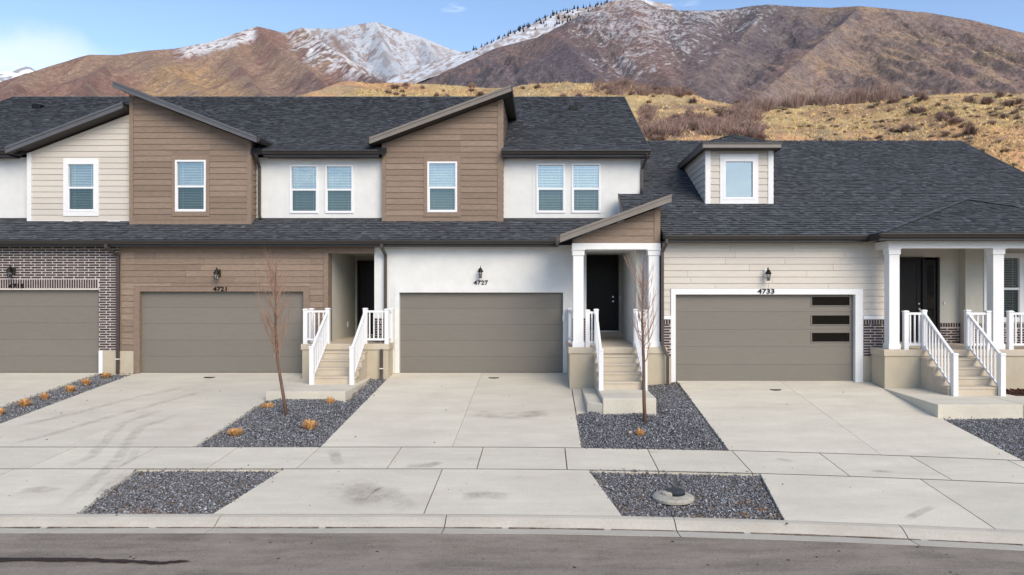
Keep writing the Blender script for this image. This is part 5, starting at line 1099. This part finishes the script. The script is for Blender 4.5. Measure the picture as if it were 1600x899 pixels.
RA = [([(-500, 200, 1700), (-200, 165, 1700), (0, 131, 1650), (42, 115, 1650), (95, 98, 1650), (140, 85, 1650), (185, 86, 1650), (228, 79, 1650), (273, 76, 1700), (325, 66, 1700), (374, 50, 1700), (401, 41, 1700), (422, 46, 1700), (445, 52, 1700), (461, 48, 1700), (471, 42, 1700), (490, 58, 1600), (512, 71, 1500), (535, 92, 1400), (557, 109, 1300), (602, 128, 1150), (640, 150, 1050)], .6, .8),
      ([(401, 41, 1700), (430, 72, 1450), (480, 105, 1200), (530, 150, 950)], .65, .65), ([(228, 79, 1650), (240, 100, 1400), (300, 130, 1150), (350, 160, 950)], .5, .5),
      ([(185, 86, 1650), (150, 115, 1300), (110, 150, 1000)], .55, .55), ([(42, 115, 1650), (20, 140, 1300), (-20, 165, 1050)], .5, .5), ([(374, 50, 1700), (365, 85, 1450), (390, 125, 1150), (420, 160, 900)], .6, .6), ([(-200, 165, 1700), (-220, 200, 1200)], .5, .5)]
terrain('left_mountain', (-2300, 60), (560, 1850), 620, 380, RA, land_mat('mountain_scrub_left', .09, .34, .9, 7), shA, cvA)
# ---- snow peak between and the snowy wooded ridge
def shD(X, Y, H, D):
    k = np.clip(D / 120, 0, 1); wx = X + 60 * fbm(X / 200, Y / 200, 3, 71); return H - 70 * k * (1 - ridged(wx / 150 + Y / 400, Y / 800, 4, 75)) + (fbm(X / 40, Y / 40, 4, 79) - .5) * 14 * np.clip(D / 50, .1, 1)
def cvD(X, Y, H, D, px, py, gx, gy):
    n2 = fbm(X / 26 + Y / 90, Y / 60, 5, 82, .65); n = fbm(X / 120, Y / 200, 3, 83); nf = vnoise(X / 7, Y / 11, 84); C = mix(np.array((.44, .47, .52)) + 0 * X[..., None], ROCK * 1.5 + 0 * X[..., None], sm(n2 + .34 * (nf - .5), .44, .58) * (.62 + .36 * sm(n, .4, .6)))
    r = sm(py - np.interp(px, [470, 520, 560, 620, 660, 720], [70, 100, 118, 128, 132, 105]), -8, 14); C = mix(C, np.array((.21, .15, .13)) + 0 * C, r * .8)
    st = np.exp(-((px - (515 + (py - 50) * .62)) / 7) ** 2); return mix(C, np.array((.25, .17, .13)) + 0 * C, np.clip(st * sm(py, 48, 60) * .8, 0, 1))
RD = [([(380, 70, 2700), (440, 52, 2700), (469, 44, 2700), (524, 45, 2700), (550, 40, 2700), (569, 37, 2700), (587, 34, 2700), (610, 43, 2700), (659, 58, 2700), (700, 75, 2700), (722, 82, 2700), (760, 98, 2700), (820, 120, 2700)], .7, .9),
      ([(587, 35, 2700), (600, 75, 2350), (620, 115, 2000), (640, 140, 1800)], .75, .75), ([(524, 46, 2700), (550, 85, 2350), (580, 120, 2050)], .75, .75), ([(659, 59, 2700), (680, 90, 2400), (690, 125, 2050)], .7, .7)]
terrain('snow_peak', (-1250, 0), (1650, 2850), 420, 360, RD, land_mat('snow_and_rock', .05, .10, .5, 8), shD, cvD)
def cvE(X, Y, H, D, px, py, gx, gy):
    n2 = fbm(X / 22, Y / 40, 5, 92, .65); return mix(np.array((.56, .59, .65)) + 0 * X[..., None], np.array((.28, .21, .17)) + 0 * X[..., None], sm(n2 + .3 * (vnoise(X / 6, Y / 8, 3) - .5), .46, .60) * .8)
RE = [([(640, 110, 2000), (722, 81, 2000), (745, 80, 2000), (775, 65, 2000), (801, 52, 2000), (824, 43, 2000), (848, 30, 2000), (869, 20, 2000), (899, 14, 2000), (917, 12, 2000), (944, 5, 2000), (990, -4, 2000), (1060, 10, 2000)], .6, .8), ([(869, 20, 2000), (850, 60, 1750), (820, 100, 1600)], .6, .6)]
oE, gE = terrain('snowy_ridge', (-420, 360), (1570, 2120), 260, 180, RE, land_mat('snow_and_brush', .06, .12, .5, 6), lambda X, Y, H, D: H + (fbm(X / 30, Y / 30, 4, 99) - .5) * 9 * np.clip(D / 50, .15, 1), cvE)
RFf = [([(-120, 130, 4200), (-60, 112, 4200), (0, 113, 4200), (20, 110, 4200), (32, 113, 4200), (42, 104, 4200), (48, 106, 4200), (60, 114, 4200), (110, 130, 4200)], .7, .9)]
terrain('distant_snow_peak', (-3700, -2600), (3700, 4350), 120, 80, RFf, land_mat('far_snow', .03, .1), lambda X, Y, H, D: H + (fbm(X / 60, Y / 60, 4, 9) - .5) * 16, lambda X, Y, H, D, px, py, gx, gy: mix(np.array((.72, .76, .82)) + 0 * X[..., None], np.array((.30, .30, .34)) + 0 * X[..., None], sm(fbm(X / 60, Y / 60, 5, 7), .5, .6)))
# conifers along the snowy ridge
def height_at(g, x, y):
    xs_, ys_, H = g; i = (x - xs_[0]) / (xs_[1] - xs_[0]); j = (y - ys_[0]) / (ys_[1] - ys_[0]); i0 = int(min(max(i, 0), len(xs_) - 2)); j0 = int(min(max(j, 0), len(ys_) - 2)); fi, fj = i - i0, j - j0
    return (H[j0, i0] * (1 - fi) + H[j0, i0 + 1] * fi) * (1 - fj) + (H[j0 + 1, i0] * (1 - fi) + H[j0 + 1, i0 + 1] * fi) * fj
conifs = []
for s in range(3):
    mb = MB(); mb.tube([(0, 0, -1), (0, 0, 4)], [.5, .4], 5); z = 2.0
    for k in range(7):
        r = (3.1 + s * .3) * (1 - k / 7.4) * random.uniform(.8, 1.15); zz = 1.6 + k * 1.9; n = 9
        vs = [(r * math.cos(q * 6.283 / n + k) * random.uniform(.65, 1.1), r * math.sin(q * 6.283 / n + k) * random.uniform(.65, 1.1), zz + random.uniform(-.5, .3)) for q in range(n)] + [(0, 0, zz + 3.2)]
        mb.add(vs, [(q, (q + 1) % n, n) for q in range(n)])
    me = bpy.data.meshes.new('conifer'); me.from_pydata(mb.v, [], mb.f); me.materials.append(M['conifer']); conifs.append(me)
rr = random.Random(5)
for k in range(190):
    u = rr.random() ** .8; px_ = 728 + u * 225; Yc = 2000 - rr.random() ** 2.2 * 190; Xc = (px_ - VX) * Yc / F
    if px_ > 905 and rr.random() < .3: continue
    zc = height_at(gE, Xc, Yc); o = link('conifer', conifs[k % 3], None, None, loc=(Xc, Yc, zc - .5)); s = rr.uniform(.4, .95); o.scale = (s * 1.2, s * 1.2, s); o.rotation_euler = (0, 0, rr.uniform(0, 6))
    tag(o, 'small dark conifer standing on the distant snowy ridge', 'tree', 'conifers on the snowy ridge')
# ---- unseen hills added behind the camera to darken the window reflections
mb = MB(); n = 60; V = []
for i in range(n + 1):
    a = math.radians(180 + 200 * (i / n - .5)); r = 900; hgt = 62 + 22 * math.sin(i * .7) + 12 * math.sin(i * 1.9 + 1)
    for rr_, z_ in ((r - 260, -1.0), (r - 120, hgt * .4), (r, hgt), (r + 300, hgt * .3)): V.append((rr_ * math.sin(a), rr_ * math.cos(a), z_))
mb.add(V, [(i * 4 + k, (i + 1) * 4 + k, (i + 1) * 4 + k + 1, i * 4 + k + 1) for i in range(n) for k in range(3)]); tag(mb.build('reflection_hills', mat('reflection_hill', (.10, .095, .08), .95, .35, .03), smooth=True), kind='structure')
# ---- golden foothill
RH = [([(-200, 215, 190), (300, 178, 190), (420, 156, 190), (500, 150, 190), (561, 142, 190), (587, 133, 190), (640, 130, 190), (681, 132, 190), (760, 138, 190), (812, 138, 190), (831, 132, 190), (900, 131, 190), (962, 129, 190), (1000, 136, 185), (1075, 149, 180), (1145, 163, 170), (1200, 172, 165)], .36, .5),
      ([(1040, 215, 105), (1120, 190, 115), (1184, 175, 125), (1230, 167, 125), (1294, 163, 125), (1372, 158, 125), (1425, 150, 125), (1512, 144, 125), (1600, 147, 125), (1750, 150, 125), (2100, 170, 125)], .40, .5)]
def shH(X, Y, H, D):
    k = np.clip(D / 20, .12, 1); H = H + (fbm(X / 22, Y / 22, 4, 101) - .5) * 7 * k + (fbm(X / 3, Y / 3, 3, 104) - .5) * .5; base = 1.0 + (Y - 38) * .06; return np.maximum(H, base - .5 + fbm(X / 9, Y / 9, 3, 3))
def cvH(X, Y, H, D, px, py, gx, gy):
    n = fbm(X / 14, Y / 14, 5, 111); n2 = fbm(X / 2.2, Y / 2.2, 4, 112, .6); n3 = fbm(X / 40, Y / 40, 3, 113)
    C = mix(np.array((.54, .375, .185)) + 0 * X[..., None], np.array((.48, .36, .18)) + 0 * X[..., None], sm(n, .4, .6)); C = mix(C, np.array((.52, .29, .165)) + 0 * C, sm(n3, .46, .58) * .8)
    n4 = fbm(X / 7, Y / 7, 5, 115, .6); C = mix(C, np.array((.30, .185, .125)) + 0 * C, sm(n4, .52, .62) * .75); C = mix(C, np.array((.34, .27, .17)) + 0 * C, sm(fbm(X / 5, Y / 9, 4, 118), .55, .66) * .7)
    C = mix(C, np.array((.26, .185, .12)) + 0 * C, sm(n2, .5, .66) * .45)
    th = sm(px, 1000, 1025) * sm(1190 - px, 0, 40) * sm(py, 158, 170) * sm(n, .40, .52); return mix(C, np.array((.19, .13, .115)) + 0 * C, th * .8)
oH, gH = terrain('hill', (-190, 230), (37, 240), 700, 420, RH, land_mat('golden_grass_slope', 1.3, .3, .7, .4), shH, cvH, zfloor=-.5)
# scrub bushes, sage and thickets
def twig_mesh(name, m, n, flat, seed, wid=.035, leaf=False):
    rr = random.Random(seed); mb = MB()
    for k in range(n):
        a = rr.uniform(0, 6.28); e = rr.uniform(.15, 1.0); R = 1.0 * (1 - .35 * e ** 2) * rr.uniform(.6, 1.1); b = Vector((math.cos(a) * .3 * rr.random(), math.sin(a) * .3 * rr.random(), -.05)); t = Vector((math.cos(a) * R * (1.15 - e * .75), math.sin(a) * R * (1.15 - e * .75), flat * (.25 + .8 * e) * rr.uniform(.7, 1.1)))
        mid = b.lerp(t, .55) + Vector((rr.uniform(-.1, .1), rr.uniform(-.1, .1), .05)); sidev = Vector((-math.sin(a), math.cos(a), 0)).lerp(Vector((1, 0, 0)), .5).normalized() * wid; tone = rr.uniform(.6, 1.5)
        mb.add([b - sidev, b + sidev, mid + sidev * .7, mid - sidev * .7, t], [(0, 1, 2, 3), (3, 2, 4)], tone)
        for s in range(3):
            c = b.lerp(t, rr.uniform(.45, .95)); d = c + Vector((rr.uniform(-.28, .28), rr.uniform(-.28, .28), rr.uniform(.05, .3))); mb.add([c - sidev * .5, c + sidev * .5, d], [(0, 1, 2)], tone * rr.uniform(.8, 1.3))
    me = bpy.data.meshes.new(name); me.from_pydata([tuple(v) for v in mb.v], [], mb.f); at = me.attributes.new('tone', 'FLOAT', 'FACE'); at.data.foreach_set('value', mb.t); me.materials.append(m); return me
SC = [twig_mesh('scrub_bush', M['scrub'], 150, .9, s, .03) for s in range(4)]; SG = [twig_mesh('sage_bush', M['sage'], 130, .55, s + 9, .05) for s in range(3)]
def plant(me, px_, Yc, s, nm, lb, grp, cat='bush', sz=1.0):
    Xc = (px_ - VX) * Yc / F; zc = height_at(gH, Xc, Yc); o = link(nm, me, None, None, loc=(Xc, Yc, zc - .05)); o.scale = (s, s, s * sz); o.rotation_euler = (0, 0, rr.uniform(0, 6.28)); tag(o, lb, cat, grp)
def ypx(px_, py_, y0=60, y1=188):   # depth at which the hill meets this line of sight
    for i in range(220):
        Yc = y0 + (y1 - y0) * i / 219; zc = height_at(gH, (px_ - VX) * Yc / F, Yc)
        if HY - (zc - CZ) * F / Yc <= py_: return Yc
    return None
n1 = 0
for k in range(2000):
    if n1 >= 150: break
    r = rr.random()
    if r < .5: px_, py_ = rr.uniform(1005, 1190), rr.uniform(165, 222)
    elif r < .66: px_, py_ = rr.uniform(1390, 1600), rr.uniform(146, 215)
    else: px_, py_ = rr.uniform(560, 1160), rr.uniform(134, 165)
    if vnoise(np.array(px_ / 38.0), np.array(py_ / 16.0), 7) < .42: continue
    Yc = ypx(px_, py_)
    if Yc is None: continue
    plant(rr.choice(SC), px_, Yc, rr.uniform(.7, 1.7), 'scrub_bush', 'leafless grey-brown scrub bush on the golden hillside', 'bare scrub bushes on the golden hillside', sz=rr.uniform(.7, 1.1)); n1 += 1
n2 = 0
for k in range(3000):
    if n2 >= 230: break
    px_, py_ = (rr.uniform(1330, 1600), rr.uniform(150, 268)) if rr.random() < .72 else (rr.uniform(1100, 1400), rr.uniform(165, 222))
    Yc = ypx(px_, py_)
    if Yc is None: continue
    plant(rr.choice(SG), px_, Yc, rr.uniform(.3, .95), 'sage_bush', 'low grey sage bush on the golden hillside', 'low sage bushes on the golden hillside', sz=rr.uniform(.7, 1.1)); n2 += 1
# thicket lines: many stems that read as one mass
def thicket(name, spots, seed, hmin, hmax, kindm, r=1.2):
    q_ = random.Random(seed); mb = MB()
    for (Xc, Yc) in spots:
        zc = height_at(gH, Xc, Yc); H = q_.uniform(hmin, hmax) * (.45 + .9 * float(vnoise(np.array(Xc / 3.5), np.array(Yc / 3.5), 5)))
        for k in range(26):
            a = q_.uniform(0, 6.28); R = r * q_.random(); b = (Xc + math.cos(a) * R * .5, Yc + math.sin(a) * R * .5, zc - .1); t = (Xc + math.cos(a) * R * 1.4, Yc + math.sin(a) * R * 1.4, zc + H * q_.uniform(.5, 1.1)); w_ = .055; tn = q_.uniform(.55, 1.4)
            mb.add([(b[0] - w_, b[1], b[2]), (b[0] + w_, b[1], b[2]), (t[0] + w_ * .4, t[1], t[2]), (t[0] - w_ * .4, t[1], t[2])], [(0, 1, 2, 3)], tn)
            for s in range(2):
                f_ = q_.uniform(.5, .95); c = [b[i] + (t[i] - b[i]) * f_ for i in range(3)]; mb.add([(c[0] - w_ * .5, c[1], c[2]), (c[0] + w_ * .5, c[1], c[2]), (c[0] + q_.uniform(-.5, .5), c[1] + q_.uniform(-.3, .3), c[2] + q_.uniform(.2, .6))], [(0, 1, 2)], tn)
    return mb.build(name, kindm, kind='stuff')
sp = [((px_ - VX) * Yc / F, Yc) for px_, Yc in [(rr.uniform(1180, 1400), rr.uniform(123, 131)) for _ in range(120)]]
thicket('oak_thicket', sp, 3, 1.3, 2.9, M['scrub'])
sp = [((px_ - VX) * Yc / F, Yc) for px_, Yc in [(rr.uniform(1400, 1640), rr.uniform(126, 132)) for _ in range(60)]]
thicket('oak_thicket', sp, 4, .8, 2.4, M['scrub'])
sp = []
for _ in range(900):
    px_, py_ = rr.uniform(1005, 1185), rr.uniform(166, 214)
    if vnoise(np.array(px_ / 45.0), np.array(py_ / 14.0), 9) > .45:
        Yc = ypx(px_, py_)
        if Yc: sp.append(((px_ - VX) * Yc / F, Yc))
thicket('oak_thicket', sp[:330], 5, .5, 1.35, M['scrub'])
sp = []
for _ in range(300):
    px_, py_ = rr.uniform(930, 1080), rr.uniform(131, 150); Yc = ypx(px_, py_)
    if Yc: sp.append(((px_ - VX) * Yc / F, Yc))
thicket('oak_thicket', sp[:90], 6, .5, 1.4, M['scrub'])
# dry grass clumps over the visible hillside
q_ = random.Random(12); mb = MB()
for k in range(5200):
    px_, py_ = (q_.uniform(1000, 1620), q_.uniform(146, 270)) if q_.random() < .75 else (q_.uniform(560, 1000), q_.uniform(129, 152)); Yc = ypx(px_, py_, 45, 195) if k % 1 == 0 else None
    if Yc is None: continue
    Xc = (px_ - VX) * Yc / F + q_.uniform(-1, 1); Yc += q_.uniform(-1, 1); zc = height_at(gH, Xc, Yc); t_ = q_.uniform(.5, 1.35)
    for s in range(4):
        a = q_.uniform(0, 6.28); w_ = q_.uniform(.05, .13); mb.add([(Xc - w_, Yc, zc - .02), (Xc + w_, Yc, zc - .02), (Xc + math.cos(a) * .25, Yc + math.sin(a) * .2, zc + q_.uniform(.18, .5))], [(0, 1, 2)], t_ * q_.uniform(.8, 1.2))
mb.build('dry_grass', M['drygrass'], kind='stuff')
# tidy helper properties
for o in bpy.data.objects:
    if '_wo' in o: del o['_wo']
